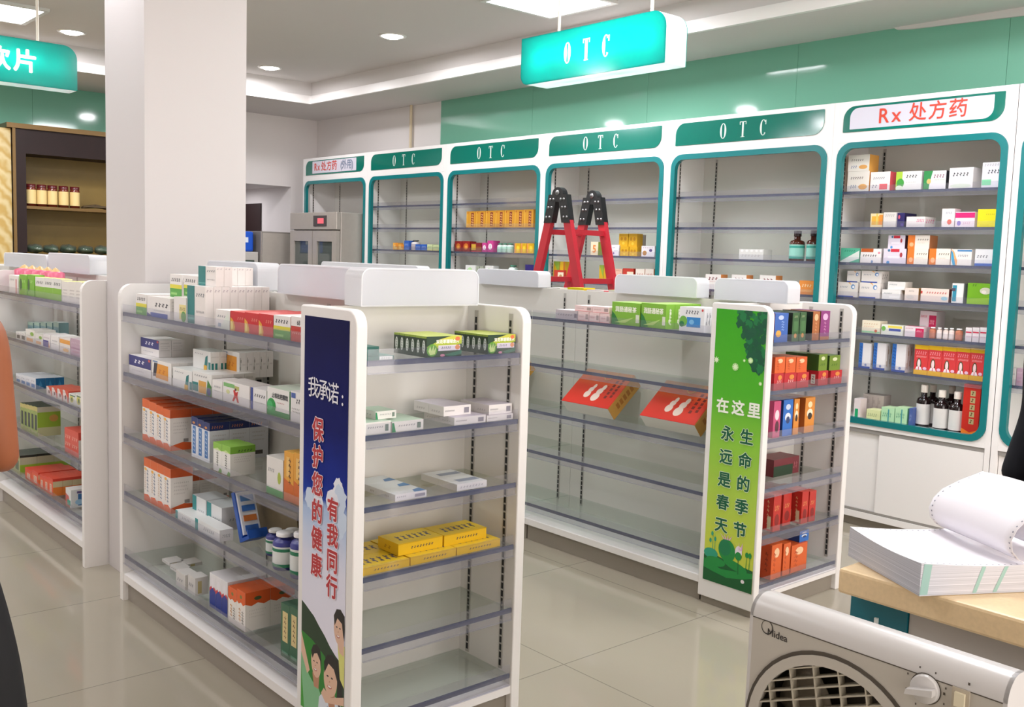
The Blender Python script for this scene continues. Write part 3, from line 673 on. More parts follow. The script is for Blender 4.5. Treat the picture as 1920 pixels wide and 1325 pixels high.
# ------------------------------------------------------------------ wooden showcase on the left wall
WOOD = mat('dark_walnut', '#1f0d0b', .5, .3, noise=.3, nscale=12); GOLDW = mat('gilt_moulding', '#6e5328', .35, .5, .3); TAN = mat('tan_lining', '#7d6426', .5, noise=.1, nscale=8)
sx, sy0, sy1 = -9.1, 2.3, 4.1
t = thing('wooden_showcase', (-9.27, 3.2, 0), 'dark wooden showcase with gilt moulding at the left wall', 'cabinet')
zt_ = at(100, 238, x=sx).z; yl = at(27, 300, x=sx).y
zs_top = at(100, 292, x=sx).z; zs1 = at(120, 389, x=sx).z; zs2 = 1.33
m = MB(); m.box(XL+.005, sx, yl-.015, yl+.09, .0, zt_-.04, WOOD); m.build('stile', t)
m = MB(); m.box(XL+.005, sx, sy1-.1, sy1, 0, zt_-.04, WOOD); m.build('stile', t)
MB().box(XL+.005, XL+.02, yl+.09, sy1-.1, .0, zt_-.04, TAN).build('back_panel', t)
MB().box(XL+.02, sx-.004, yl+.09, sy1-.1, zs_top, zt_-.04, WOOD).build('canopy', t)
MB().box(XL+.02, sx-.02, yl+.09, sy1-.1, zs1-.025, zs1, GOLDW).build('shelf', t)
MB().box(XL+.02, sx-.02, yl+.09, sy1-.1, zs2-.025, zs2, GOLDW).build('shelf', t)
MB().box(XL+.02, sx-.02, yl+.09, sy1-.1, .0, .8, WOOD).build('base', t)
m = MB(); m.box(XL+.005, sx+.02, yl-.06, sy1+.02, zt_-.04, zt_, GOLDW); m.build('cornice', t)
MB().box(sx, sx+.014, yl-.015, yl+.008, 0, zt_-.04, GOLDW).build('moulding', t)
WP = mat('gold_wallpaper', '#c0a566', .5)
nt = WP.node_tree; tc = nt.nodes.new('ShaderNodeTexCoord'); wv = nt.nodes.new('ShaderNodeTexWave'); wv.wave_type = 'RINGS'; wv.inputs['Scale'].default_value = 4; wv.inputs['Distortion'].default_value = 6; wv.inputs['Detail Scale'].default_value = 2
cr = nt.nodes.new('ShaderNodeValToRGB'); cr.color_ramp.elements[0].color = lin('#b5954e'); cr.color_ramp.elements[1].color = lin('#cbb887')
nt.links.new(tc.outputs['Object'], wv.inputs[0]); nt.links.new(wv.outputs[0], cr.inputs[0]); nt.links.new(cr.outputs[0], nt.nodes['Principled BSDF'].inputs[0])
struct(MB().box(XL+.0125, sx-.02, .4, yl-.02, 0, zt_-.045, WP).build('trim_6'))
yj = [at(u, 370, x=-9.2).y for u in (58, 78, 98, 119, 140)]
jl = ('leftmost', 'second', 'third', 'fourth', 'rightmost')
for k, y in enumerate(yj):
    t = thing('honey_jar', (-9.2, y, zs1), jl[k]+' of the cream-labelled jars in the dark wooden showcase', 'jar', 'jars on the showcase shelf')
    r = .041; m = MB(); m.lathe([(0, .001), (r, .001), (r, .15), (r*.85, .162)], (-9.2, y, zs1), mat('jar_amber', '#6b2b1c', .2), 18); m.build('jar_body', t)
    MB().lathe([(r+.001, .022), (r+.001, .14)], (-9.2, y, zs1), mat('jar_label', '#e0c788', .5), 18).build('jar_label', t)
    MB().lathe([(r*.95, .162), (r*.95, .188), (0, .19)], (-9.2, y, zs1), mat('jar_lid', '#571a1c', .3), 18).build('jar_lid', t)
q = random.Random(5)
for k, (u, s) in enumerate(((66, .8), (97, .8), (128, .85), (159, .8), (190, .85))):
    y = at(u, 460, x=-9.22).y; t = thing('herb_bag', (-9.22, y, zs2), ['leftmost', 'second', 'third', 'fourth', 'rightmost'][k]+' of the clear plastic bags of green herbs low in the wooden showcase', 'bag', 'bags of herbs in the showcase')
    for nm, mt, g, l in (('herbs', mat('herb_green', '#36523a', .5, noise=.5, nscale=60), 0, 0), ('plastic_film', glass('bag_film', '#eef4ee', .12, .08, .12, '#dfe8df'), .006, 1)):
        V = []; F = []; N, Mm = 10, 14
        for i in range(N+1):
            for j in range(Mm):
                a = 2*math.pi*j/Mm; ph = math.pi*i/N
                rr = 1+.16*math.sin(3*a+k)*math.sin(ph)+.1*math.sin(5*ph+2*a)
                V.append((-9.22+(.085*s+g)*rr*math.sin(ph)*math.cos(a), y+(.078*s+g)*rr*math.sin(ph)*math.sin(a), zs2+.008+(.042*s+g)*(1-math.cos(ph)*rr*.98)))
        for i in range(N):
            for j in range(Mm): F.append((i*Mm+j, i*Mm+(j+1) % Mm, (i+1)*Mm+(j+1) % Mm, (i+1)*Mm+j))
        zmin = min(v[2] for v in V); V = [(a, b, c-zmin+zs2+.001) for a, b, c in V]
        MB().add(V, F, mt, True).build(nm, t)
t = thing('herb_bundle', (-9.2, at(178, 385, x=-9.2).y, zs1), 'dark dried herb bundle lying right of the showcase jars', 'herbs')
yb_ = at(178, 385, x=-9.2).y
for k in range(9): 
    a = q.uniform(-.06, .06); MB().tube([(-9.2+a*.5, yb_-.11, zs1+.012+.004*(k % 3)), (-9.2+a*.3, yb_, zs1+.02+.006*(k % 4)), (-9.2+a, yb_+.11, zs1+.012+.005*(k % 3))], .008, mat('dry_herb', '#4c3c22', .7), 6).build('stalk', t)
# ------------------------------------------------------------------ counter, paper, fan
CTOP = mat('counter_stone', '#e0c69c', .3, .5, noise=.12, nscale=120); CBODY = mat('counter_body', '#b5b0aa', .4)
cx0, cy0, cz = -.99, 1.743, .85
t = thing('service_counter', (.3, 2.05, 0), 'beige-topped service counter with a teal front board, lower right', 'counter')
MB().prism([(cx0, cy0, cz-.05), (1.6, cy0, cz-.05), (1.6, 2.42, cz-.05), (cx0, 2.42, cz-.05)], (0, 0, .05), CTOP).build('counter_top', t, bevel=.006)
MB().box(-.865, 1.55, 1.795, 2.36, 0, cz-.052, CBODY).build('counter_body', t)
tb = MB().box(-.985, -.867, 1.79, 2.36, 0, cz-.052, mat('counter_teal', '#0f6573', .3)).build('end_board', t)
MB().box(-.931, -.924, 1.785, 1.79, .70, .757, mat('counter_mark', '#dfe6e4', .4)).build('white_mark', tb)
# fan-fold paper
PAP = mat('paper', '#eae8ee', .6, .2)
def pedge():
    m = bpy.data.materials.new('paper_edges'); m.use_nodes = True; nt = m.node_tree; b = nt.nodes['Principled BSDF']; b.inputs['Roughness'].default_value = .7
    tc = nt.nodes.new('ShaderNodeTexCoord'); mp = nt.nodes.new('ShaderNodeMapping'); mp.inputs['Scale'].default_value = (0, 0, 1)
    wv = nt.nodes.new('ShaderNodeTexNoise'); wv.inputs['Scale'].default_value = 420; wv.inputs['Detail'].default_value = 2
    cr = nt.nodes.new('ShaderNodeValToRGB'); cr.color_ramp.elements[0].position = .35; cr.color_ramp.elements[1].position = .62; cr.color_ramp.elements[0].color = lin('#a4a6ae'); cr.color_ramp.elements[1].color = lin('#cfcfd6')
    nt.links.new(tc.outputs['Object'], mp.inputs[0]); nt.links.new(mp.outputs[0], wv.inputs[0]); nt.links.new(wv.outputs['Fac'], cr.inputs[0]); nt.links.new(cr.outputs[0], b.inputs[0]); return m
PED = pedge(); PGR = mat('paper_green_edge', '#8fb3ab', .6)
A0 = Vector((-1.02, 1.83, cz)); d1 = Vector((.868, -.496, 0)); d2 = Vector((.496, .868, 0)); Lw, Ld, Ht = .243, .36, .062
t = thing('paper_stack', A0+d1*.12+d2*.14, 'thick stack of white fan-fold printer paper on the counter, top sheet lifted', 'paper')
N = 12
def top_z(s, r): return cz+Ht*(1-.16*math.sin(math.pi*min(1, s/.36))) - .006*math.sin(math.pi*r)
V = []; F = []
def PP(r, s, z, o=0): return A0+d1*(r*Lw)+d2*(s)+Vector((0, 0, z-cz))
m = MB()
rows = [[PP(i/8, Ld*j/N, top_z(Ld*j/N, i/8)) for i in range(9)] for j in range(N+1)]
m.add([p for r in rows for p in r], [(j*9+i, j*9+i+1, (j+1)*9+i+1, (j+1)*9+i) for j in range(N) for i in range(8)], PAP, True)
m.add([PP(0, 0, cz+.001), PP(1, 0, cz+.001), PP(1, Ld, cz+.001), PP(0, Ld, cz+.001)], [(3, 2, 1, 0)], PAP)
def wall(lo, hi, mt): m.add(lo+hi, [(k, k+1, len(lo)+k+1, len(lo)+k) for k in range(len(lo)-1)], mt)
wall([PP(i/8, 0, cz+.001) for i in range(9)], rows[0], PED)
wall([PP(1, Ld*j/N, cz+.001) for j in range(N+1)], [r[8] for r in rows], PED)
wall([PP(1-i/8, Ld, cz+.001) for i in range(9)], rows[N][::-1], PED); wall([PP(0, Ld*(1-j/N), cz+.001) for j in range(N+1)], [r[0] for r in rows][::-1], PED)
m.build('stack', t)
fr2 = Fr(PP(1, 0, cz), d2, (0, 0, 1))
for a, b, c, e in ((.0, .016, .006, .022), (.108, .116, .125, .133), (.15, .158, .172, .18), (.23, .238, .256, .264)): (m := MB()).add([fr2.p(a, .003), fr2.p(b, .003), fr2.p(e, top_z(e, 1)-cz-.001), fr2.p(c, top_z(c, 1)-cz-.001)], [(0, 1, 2, 3)], PGR); m.build('green_edge_mark', t)
m = MB()
for r in (.028, .972):
    for k in range(16):
        s = .012+k*.0127
        p = PP(r, s, top_z(s, r)+.0006); m.add([p+d1*.002*math.cos(a*math.pi/4)+d2*.002*math.sin(a*math.pi/4) for a in range(8)], [tuple(range(8))], mat('punch_hole', '#8d8f9c', .8))
m.build('punch_holes', t)
prof = [(.212, .056), (.2, .062), (.185, .078), (.181, .098), (.19, .118), (.21, .137), (.25, .155), (.30, .172)]
sh = MB(); n_ = len(prof); rr = [-.02, .02, .1, .3, .5, .7, .9, 1.0]
V = []
for s, z in prof:
    for r in rr: V.append(PP(r, s+.004*math.sin(3*r), cz+z+.006*math.sin(math.pi*r)*(z-.05)*8))
sh.add(V, [(j*8+i, (j+1)*8+i, (j+1)*8+i+1, j*8+i+1) for j in range(n_-1) for i in range(7)], PAP, True)
prof2 = [(.30, .172), (.315, .15), (.31, .12), (.30, .09), (.305, .06)]
V = []
for s, z in prof2:
    for r in rr: V.append(PP(r, s, cz+z))
sh.add(V, [(j*8+i, (j+1)*8+i, (j+1)*8+i+1, j*8+i+1) for j in range(len(prof2)-1) for i in range(7)], PAP, True)
so = sh.build('lifted_sheet', t); b = so.modifiers.new('thickness', 'SOLIDIFY'); b.thickness = .0006; b.offset = 0
m = MB()
for j in range(n_-1):
    for f_ in (.25, .75):
        for r in (.015, .975):
            (s0, z0), (s1, z1) = prof[j], prof[j+1]; s = s0+(s1-s0)*f_; z = z0+(z1-z0)*f_
            tdir = (d2*(s1-s0)+Vector((0, 0, z1-z0))).normalized(); nn = tdir.cross(d1)
            if nn.dot(RT) > 0: nn = -nn
            p = PP(r, s+.004*math.sin(3*r), cz+z+.006*math.sin(math.pi*r)*(z-.05)*8)+nn*.0009
            m.add([p+d1*.002*math.cos(a*math.pi/4)+tdir*.002*math.sin(a*math.pi/4) for a in range(8)], [tuple(range(8))], mat('punch_hole', '#8d8f9c', .8))
m.build('punch_holes', so)
# box fan
PL = mat('fan_plastic', '#c4c2c0', .28, .5); PL2 = mat('fan_front', '#b5b0a6', .4); FD = mat('fan_dark', '#4b443b', .6)
fx0, fx1, fy, fz0, fz1 = -.915, -.505, 1.343, .45, .902
t = thing('box_fan', ((fx0+fx1)/2, fy+.06, fz0), 'white box fan with round grille and dial at the bottom right', 'fan')
prof = [(0, fz0), (0, fz1-.036)]+[(.034-.034*math.cos(a*math.pi/16), fz1-.036+.034*math.sin(a*math.pi/16)) for a in range(1, 9)]+[(.05, fz1-.003), (.075, fz1-.02), (.11, fz1-.06), (.11, fz0)]
ccx, ccz, cr_ = -.757, .693, .152
# front sheet with round opening
def circ(r, n=48, dy=0): return [(ccx+r*math.cos(2*math.pi*k/n), fy+dy, ccz+r*math.sin(2*math.pi*k/n)) for k in range(n)]
sq = []
for k in range(48):
    a = 2*math.pi*k/48; c, s = math.cos(a), math.sin(a)
    u = min(((fx1-.006-ccx)/c if c > 0 else (fx0+.006-ccx)/c) if abs(c) > 1e-6 else 9, ((fz1-.036-ccz)/s if s > 0 else (fz0-ccz)/s) if abs(s) > 1e-6 else 9)
    sq.append((ccx+u*c, fy, ccz+u*s))
m = MB(); m.add(sq+circ(cr_), [(k, (k+1) % 48, 48+(k+1) % 48, 48+k) for k in range(48)], PL2)
for cxx in (fx0+.006, fx1-.006):
    for zz in (fz1-.036, fz0):
        near = sorted(range(48), key=lambda k: (sq[k][0]-cxx)**2+(sq[k][2]-zz)**2)[:2]
        m.add([(cxx, fy, zz), sq[near[0]], sq[near[1]]], [(0, 1, 2)], PL2)
m.build('front_panel', t)
m = MB(); m.prism([(fx0, fy+a, z) for a, z in prof[1:]]+[(fx0, fy+.09, fz0), (fx0, fy+.09, fz1-.07), (fx0, fy+.002, fz1-.0375)], (.006, 0, 0), PL); 
shell = prof[1:]; V = [(x, fy+a, z) for x in (fx0, fx1) for a, z in shell]; k_ = len(shell)
m = MB(); m.add(V, [(j, j+1, k_+j+1, k_+j) for j in range(k_-1)], PL, True)
for x in (fx0, fx1-.006): m.prism([(x, fy+a, z) for a, z in prof], (.006, 0, 0), PL)
m.box(fx0, fx1, fy+.104, fy+.11, fz0, fz1-.06, PL)
m.build('housing', t)
MB().box(fx0+.006, fx1-.006, fy-.0006, fy+.001, fz1-.0375, fz1-.036, FD).build('seam_line', t)
m = MB(); m.ring(circ(cr_+.004, dy=-.002), circ(cr_-.002, dy=-.002), (0, .012, 0), FD); m.build('groove_ring', t)
g = MB(); g.ring(circ(cr_-.002, dy=-.004), circ(cr_-.018, dy=-.004), (0, .012, 0), mat('fan_front', '#b5b0a6', .4))
GR = mat('grille_beige', '#aca594', .45); rg = cr_-.016
def bar(th, off, w_, y0, y1):
    dx, dz = math.cos(th), math.sin(th); nx, nz = -dz, dx; hw = math.sqrt(max(0, rg*rg-off*off))
    if hw < .012: return
    c0 = (ccx+nx*off, ccz+nz*off)
    g.prism([(c0[0]-dx*hw-nx*w_, y0, c0[1]-dz*hw-nz*w_), (c0[0]+dx*hw-nx*w_, y0, c0[1]+dz*hw-nz*w_), (c0[0]+dx*hw+nx*w_, y0, c0[1]+dz*hw+nz*w_), (c0[0]-dx*hw+nx*w_, y0, c0[1]-dz*hw+nz*w_)], (0, y1-y0, 0), GR)
for k in range(-8, 9): bar(math.radians(23), k*.0158+.004, .0011, fy-.003, fy+.014)
for k in range(-3, 4): bar(math.radians(101), k*.043+.012, .0012, fy-.0028, fy+.012)
g.build('grille', t)
m = MB(); m.lathe([(cr_-.004, 0), (cr_-.004, .08)], (ccx, fy+.02, ccz), FD, 40, (0, 1, 0)); m.lathe([(0, .084), (cr_, .083)], (ccx, fy+.02, ccz), FD, 40, (0, 1, 0)); m.build('duct', t)
for k in range(3):
    a0 = 2*math.pi*k/3+.5; V = []; F = []
    for i in range(7):
        for j in range(5):
            r = .028+i*.018; a = a0+(j-2)*.24*(1+.25*math.sin(i*.6)); V.append((ccx+r*math.cos(a), fy+.055+.012*(j-2)*.5, ccz+r*math.sin(a)))
    for i in range(6):
        for j in range(4): F.append((i*5+j, i*5+j+1, i*5+j+6, i*5+j+5))
    o_ = MB().add(V, F, mat('fan_blade', '#8d8372', .4), True).build('fan_blade', t); q_ = o_.modifiers.new('t', 'SOLIDIFY'); q_.thickness = .002
MB().lathe([(0, -.012), (.024, -.01), (.03, .02)], (ccx, fy+.055, ccz), mat('fan_blade', '#8d8372', .4), 24, (0, 1, 0)).build('hub', t)
kb = MB(); kb.lathe([(.021, 0), (.0205, -.006), (.019, -.008), (0, -.008)], (-.616, fy, .848), PL, 28, (0, 1, 0)); kb.lathe([(.0225, -.0008), (.021, -.0008)], (-.616, fy, .848), FD, 28, (0, 1, 0)); kk = kb.build('dial', t)
MB().prism([(-.638, fy-.008, .838), (-.598, fy-.008, .846), (-.598, fy-.008, .856), (-.636, fy-.008, .846)], (0, -.012, 0), PL).build('dial_grip', kk)
bt = MB().box(-.578, -.554, fy-.003, fy, .836, .866, mat('switch_rim', '#b4aa98', .4)).build('switch', t)
MB().box(-.573, -.559, fy-.007, fy-.003, .841, .861, mat('switch_cream', '#d8cfb4', .35)).build('rocker', bt)
fr = Fr((-.616, fy-.0003, .848), (1, 0, 0), (0, 0, 1))
for k in range(8):
    a = math.radians(20+k*45); quad(m := MB(), fr, .030*math.cos(a)-.001, .030*math.sin(a)-.0015, .030*math.cos(a)+.001, .030*math.sin(a)+.0015, FD); m.build('dial_mark', t)
for a, b in ((.025, .0), (.072, -.005), (.052, -.025), (.058, .026)): quad(m := MB(), fr, a, b, a+.003, b+.004, FD); m.build('switch_mark', t)
LG = MB(); fr = Fr((-.892, fy-.0003, .851), (1, 0, -.02), (.02, 0, 1)); dk = mat('logo_black', '#2e2a28', .4)
ringo = [fr.p(.011+.011*math.cos(2*math.pi*k/28), .004+.0115*math.sin(2*math.pi*k/28)) for k in range(28)]; ringi = [fr.p(.0105+.0095*math.cos(2*math.pi*k/28), .0045+.0102*math.sin(2*math.pi*k/28)) for k in range(28)]
LG.add(ringo+ringi, [(k, (k+1) % 28, 28+(k+1) % 28, 28+k) for k in range(28)], dk)
text(LG, fr, 'Midea', .0305, -.003, .0165, dk, 0, .012, .95); LG.build('logo', t)
# low stand carrying the fan (below the picture)
t = thing('low_stand', ((fx0+fx1)/2, fy+.06, 0), 'plain low stand under the white box fan, below the picture', 'stand')
MB().box(fx0-.02, fx1+.02, fy-.03, fy+.15, .42, .449, PL).build('stand_top', t)
for a in (fx0, fx1-.03):
    for b in (fy-.02, fy+.11): MB().box(a, a+.03, b, b+.03, 0, .42, PL).build('leg', t)
# ------------------------------------------------------------------ goods on the shelves
STY = {}
def S(name, desc, base, F=(), R=(), T=None, kind='box', cat='medicine box', obj='medicine_box', **kw):
    STY[name] = dict(desc=desc, base=base, F=F, R=R, T=T, kind=kind, cat=cat, obj=obj, **kw)
W_, K_, GY = '#e6e2de', '#3a3d44', '#8b8d92'
tx = lambda x0, y0, x1, y1, n, c=K_: ('t', x0, y0, x1, y1, n, c)
rc = lambda x0, y0, x1, y1, c: ('r', x0, y0, x1, y1, c)
SIDE_TXT = (tx(.12, .78, .8, .86, 8, '#a9a6a4'), tx(.12, .62, .88, .68, 10, '#b5b2b0'), tx(.12, .5, .7, .56, 8, '#b5b2b0'), tx(.12, .38, .85, .44, 10, '#b5b2b0'))
S('yg', 'white box with yellow-green base', W_, (tx(.12, .68, .9, .84, 5), rc(0, .0, 1, .42, '#4c9a3a'), rc(0, .38, 1, .55, '#d9cf3e'), rc(.1, .1, .6, .2, '#8cc26a')), SIDE_TXT)
S('wbl', 'white box with blue foot', W_, (tx(.35, .52, .95, .72, 4), rc(.15, 0, .9, .22, '#3151a8'), tx(.3, .3, .8, .36, 8, GY), ('p', [(0, .2), (.2, .05), (.2, .0), (0, 0)], '#2b3c7a')), SIDE_TXT)
S('wye', 'white box with yellow print', W_, (rc(.45, .1, 1, .7, '#e4d592'), tx(.5, .45, .95, .6, 4, '#7a6a3c'), ('e', .85, .2, .2, .22, '#5c9a48')), SIDE_TXT)
S('teal', 'white carton with teal stripe', '#e9e2dd', (rc(0, 0, .42, 1, '#2a7d7c'), tx(.5, .72, .98, .82, 4, '#7c8086'), tx(.5, .3, .95, .36, 6, GY), rc(.0, .1, .42, .16, '#5aa09c')), (tx(.1, .86, .9, .92, 2, '#b9aeb0'),), '#e6e3e0')
S('wgr', 'white box with green wave', W_, (tx(.15, .6, .75, .72, 4, GY), ('p', [(.3, 0), (1, 0), (1, .5), (.85, .9), (.7, .6)], '#dfe6da'), rc(.2, .1, .4, .3, '#9aa7b8')), SIDE_TXT)
S('redy', 'glossy red box with yellow glow', '#c8232a', (('p', [(0, 0), (0, .7), (.2, .55), (.35, .2), (.3, 0)], '#e0a436'), ('p', [(.02, .05), (.05, .5), (.18, .4), (.22, .1)], '#f0dc7a'), tx(.5, .6, .95, .75, 3, '#e28a7a')), (tx(.1, .7, .9, .8, 4, '#e07a70'),), '#d04038')
S('r68', 'white-topped red box marked 68', '#c53a30', (rc(0, .62, 1, 1, '#e8e4e0'), ('T', '68', .62, .76, .26, '#38383c'), tx(.1, .3, .9, .38, 5, '#e6b0a4')), (), '#e8e4e0')
S('navy', 'white box with navy label', '#e4e1df', (rc(0, .45, 1, 1, '#2e3178'), tx(.25, .62, .75, .82, 3, '#e8e8f2'), tx(.15, .2, .7, .26, 7, '#a9a9b4'), ('e', .93, .9, .05, .07, '#d0554a')), SIDE_TXT)
S('oran', 'white box with orange panel', '#e6e3df', (('p', [(.05, .2), (.22, .2), (.3, .85), (.12, .85)], '#2a2c3c'), ('p', [(.2, .15), (.85, .12), (.85, .82), (.3, .84)], '#df952c'), tx(.35, .4, .75, .6, 2, '#c9741c'), rc(.05, .88, .3, .95, '#6d8fb8')), (tx(.1, .3, .35, .8, 1, '#7b7f74'), tx(.45, .5, .9, .56, 6, '#b5b2b0')), '#d4d2cf')
S('tgre', 'white box with teal column', '#e4e4e1', (tx(.1, .78, .6, .84, 5, GY), ('p', [(.62, 0), (.82, 0), (.84, .8), (.72, .7)], '#1f7a78'), rc(.62, 0, .8, .25, '#e2b03c'), rc(.88, .05, 1, .45, '#2a7d7c')), (rc(.1, .05, .35, .4, '#2a7d7c'), rc(.5, .05, .75, .4, '#2a7d7c'), tx(.1, .7, .9, .76, 6, '#b5b2b0')), '#dfe3e0')
S('ogb', 'white box with orange and green', '#e4e3df', (rc(0, .08, .3, .5, '#2a7d7c'), rc(.33, .05, .72, .62, '#d9a24a'), ('p', [(.72, 0), (1, 0), (1, .45), (.8, .75)], '#3f7f3c'), ('e', .86, .2, .1, .18, '#33407e'), tx(.1, .8, .8, .88, 6, GY)), SIDE_TXT)
S('dsq', 'white box with black side square', '#dedbd6', (), (rc(.12, .1, .85, .6, '#222c33'),), '#cfccc8')
S('plw', 'plain white medicine box', '#e5e2df', (tx(.2, .6, .85, .7, 6, GY), tx(.2, .4, .7, .46, 7, '#b5b2b0')), SIDE_TXT)
S('redfig', 'white box with red runner', '#e6e3e0', (rc(.03, .72, .45, .9, '#79b36c'), rc(.45, .66, .62, .85, '#b5b468'), ('p', [(.4, .62), (.46, .66), (.5, .55), (.58, .62), (.56, .4), (.62, .1), (.55, .1), (.5, .32), (.42, .1), (.36, .12), (.44, .4)], '#c8322c'), ('e', .49, .68, .035, .06, '#5b2a28'), ('e', .2, .5, .07, .1, '#cfd29a')), SIDE_TXT, '#d5d2cd')
S('blst', 'white box with blue edge', '#e4e3e2', (rc(0, 0, .16, 1, '#33478f'), tx(.25, .62, .95, .76, 5), tx(.3, .35, .9, .41, 8, '#b5b2b0')), SIDE_TXT)
S('gcir', 'white box with green circle', '#e8e6e2', (rc(0, 0, 1, .2, '#1f8a3c'), ('e', .12, .34, .2, .28, '#239a46'), ('e', .12, .34, .13, .18, '#4ab56a'), ('T', '止咳枇杷颗粒', .58, .72, .2, '#3a3d44'), tx(.45, .48, .8, .53, 5, '#cf9a98')), (rc(0, 0, 1, 1, '#2c8a48'), tx(.2, .4, .8, .5, 4, '#9ad0a8')), '#cfe0cc')
S('bmk', 'white box with blue corner mark', '#e6e4e2', (rc(.05, .78, .4, .95, '#4a63a8'), tx(.45, .62, .98, .78, 3), tx(.1, .4, .9, .46, 6, '#b5b2b0'), tx(.1, .3, .8, .36, 6, '#b5b2b0')), SIDE_TXT)
S('otop', 'tall white carton with orange top', '#e9e4df', (rc(0, .80, 1, 1, '#d8632a'), ('p', [(0, 0), (1, 0), (1, .1), (.6, .17), (0, .14)], '#e0602a'), ('e', .25, .74, .18, .035, '#ecb04a'), ('V', .55, .22, .76, 7, '#3d5f86'), ('V', .22, .25, .7, 9, '#c9b09a')), (rc(0, .80, 1, 1, '#c8582a'), ('p', [(0, 0), (1, 0), (1, .17), (.6, .2), (0, .12)], '#dd5f2c'), tx(.15, .66, .85, .69, 8, '#c2bcb8'), tx(.15, .58, .75, .61, 8, '#c2bcb8'), tx(.15, .5, .8, .53, 8, '#c2bcb8'), tx(.15, .42, .65, .45, 8, '#c2bcb8'), rc(.62, .2, .85, .28, '#8f8a86')), '#bf5426')
S('btop', 'tall carton with dark blue top', '#dfe3ea', (rc(0, .80, 1, 1, '#22336f'), rc(.2, .1, .72, .78, '#3f78b8'), ('V', .46, .14, .74, 6, '#dce8f4'), ('e', .4, .86, .22, .03, '#d08a4a')), (rc(0, .80, 1, 1, '#202f68'), tx(.1, .85, .7, .92, 5, '#c47a5a'), tx(.15, .66, .85, .69, 8, '#b9b6b4'), tx(.15, .56, .75, .59, 8, '#b9b6b4'), tx(.15, .46, .8, .49, 8, '#b9b6b4'), rc(.25, .1, .7, .2, '#5a5654')), '#1c2650')
S('gtop', 'white carton with lime green top', '#e6e5df', (rc(0, .76, 1, 1, '#8cc04a'), ('p', [(0, .76), (1, .76), (.5, .84)], '#c9e09a'), ('V', .5, .2, .7, 6, '#3c463c'), ('p', [(.6, 0), (1, 0), (1, .12), (.8, .16)], '#6aa84a')), (rc(0, .76, 1, 1, '#7db440'), tx(.3, .8, .9, .88, 5, '#3c5a2c'), tx(.15, .62, .85, .65, 8, '#c2bcb8'), tx(.15, .54, .75, .57, 8, '#c2bcb8'), tx(.15, .46, .8, .49, 8, '#c2bcb8')), '#93c554')
S('wgb', 'small white box with green foot', '#e3e0db', (rc(0, 0, 1, .18, '#3c9a4a'), tx(.1, .6, .5, .7, 4, GY), ('e', .78, .5, .1, .16, '#a8b84a')), (rc(0, 0, 1, .18, '#3c9a4a'),), '#dcdad4')
S('obox', 'tall orange gradient box', '#e3a23c', (('p', [(0, 0), (1, 0), (1, .35), (0, .45)], '#d06a2c'), rc(.25, .5, .6, .9, '#ecc070'), ('V', .6, .35, .9, 5, '#5a3420')), (('p', [(0, 0), (1, 0), (1, .4), (0, .4)], '#d06a2c'),), '#e8b04a')
S('ttile', 'flat white box with teal end', '#e2e4e3', (rc(0, 0, .12, 1, '#2a9090'), tx(.35, .3, .8, .6, 6, '#9aa2a6')), (tx(.2, .3, .8, .6, 5, '#9aa2a6'),), '#e6e8e6')
S('tstand', 'upright white box with teal edge', '#dfe2e3', (rc(0, 0, .3, 1, '#2a8a8c'), tx(.4, .4, .9, .48, 4, '#9aa2a6')), (tx(.3, .4, .7, .5, 3, '#a5aaae'),), '#d5dadb')
S('rbw', 'white box with red-blue base', '#e4e2e4', (('p', [(0, 0), (1, 0), (1, .5), (.5, .6), (0, .45)], '#2f3f8e'), ('p', [(0, .45), (.5, .6), (1, .5), (1, .58), (.5, .68), (0, .55)], '#c94048'), ('e', .5, .72, .26, .14, '#e9e6ea')), (tx(.2, .6, .8, .66, 6, '#b5b2b0'),), '#dddadb')
S('owav', 'white carton with scalloped orange top', '#eae5de', (rc(0, .74, 1, 1, '#dc5f26'), ('p', [(0, .76), (0, .70), (.25, .64), (.5, .70), (.75, .64), (1, .70), (1, .76)], '#dc5f26'), ('e', .5, .84, .13, .05, '#7a7a3a'), ('V', .35, .2, .55, 4, '#c98a3c'), ('V', .7, .15, .5, 5, '#6a6a62')), (rc(0, .74, 1, 1, '#d65a24'), ('p', [(0, .76), (0, .70), (.25, .64), (.5, .70), (.75, .64), (1, .70), (1, .76)], '#d65a24'), ('e', .5, .82, .15, .05, '#4a5630'), tx(.15, .5, .85, .53, 8, '#d2ccc6'), tx(.15, .42, .75, .45, 8, '#d2ccc6'), tx(.15, .34, .8, .37, 8, '#d2ccc6')), '#cf5824')
S('gcre', 'green box with cream label strip', '#3f6a50', (rc(.2, .3, .8, .86, '#d8c48c'), ('V', .5, .36, .8, 5, '#7a5a38'), rc(.15, .06, .85, .12, '#6f9a80')), (), '#567a62')
S('grys', 'small grey-white carton', '#cfccc8', (tx(.15, .4, .8, .6, 3, '#76767a'),), (rc(.2, .1, .5, .8, '#b7a878'),), '#d4d2ce')
S('kbox', 'open brown cardboard tray', '#8a7a5c', kind='tray', cat='cardboard tray', obj='cardboard_tray')
S('nbot', 'purple-capped pill bottle', '', kind='bottle', body='#3a3d86', label='#dcdfdc', cap='#f0efee', cat='bottle', obj='pill_bottle', lab2='#2f7f5c', glassy=False)
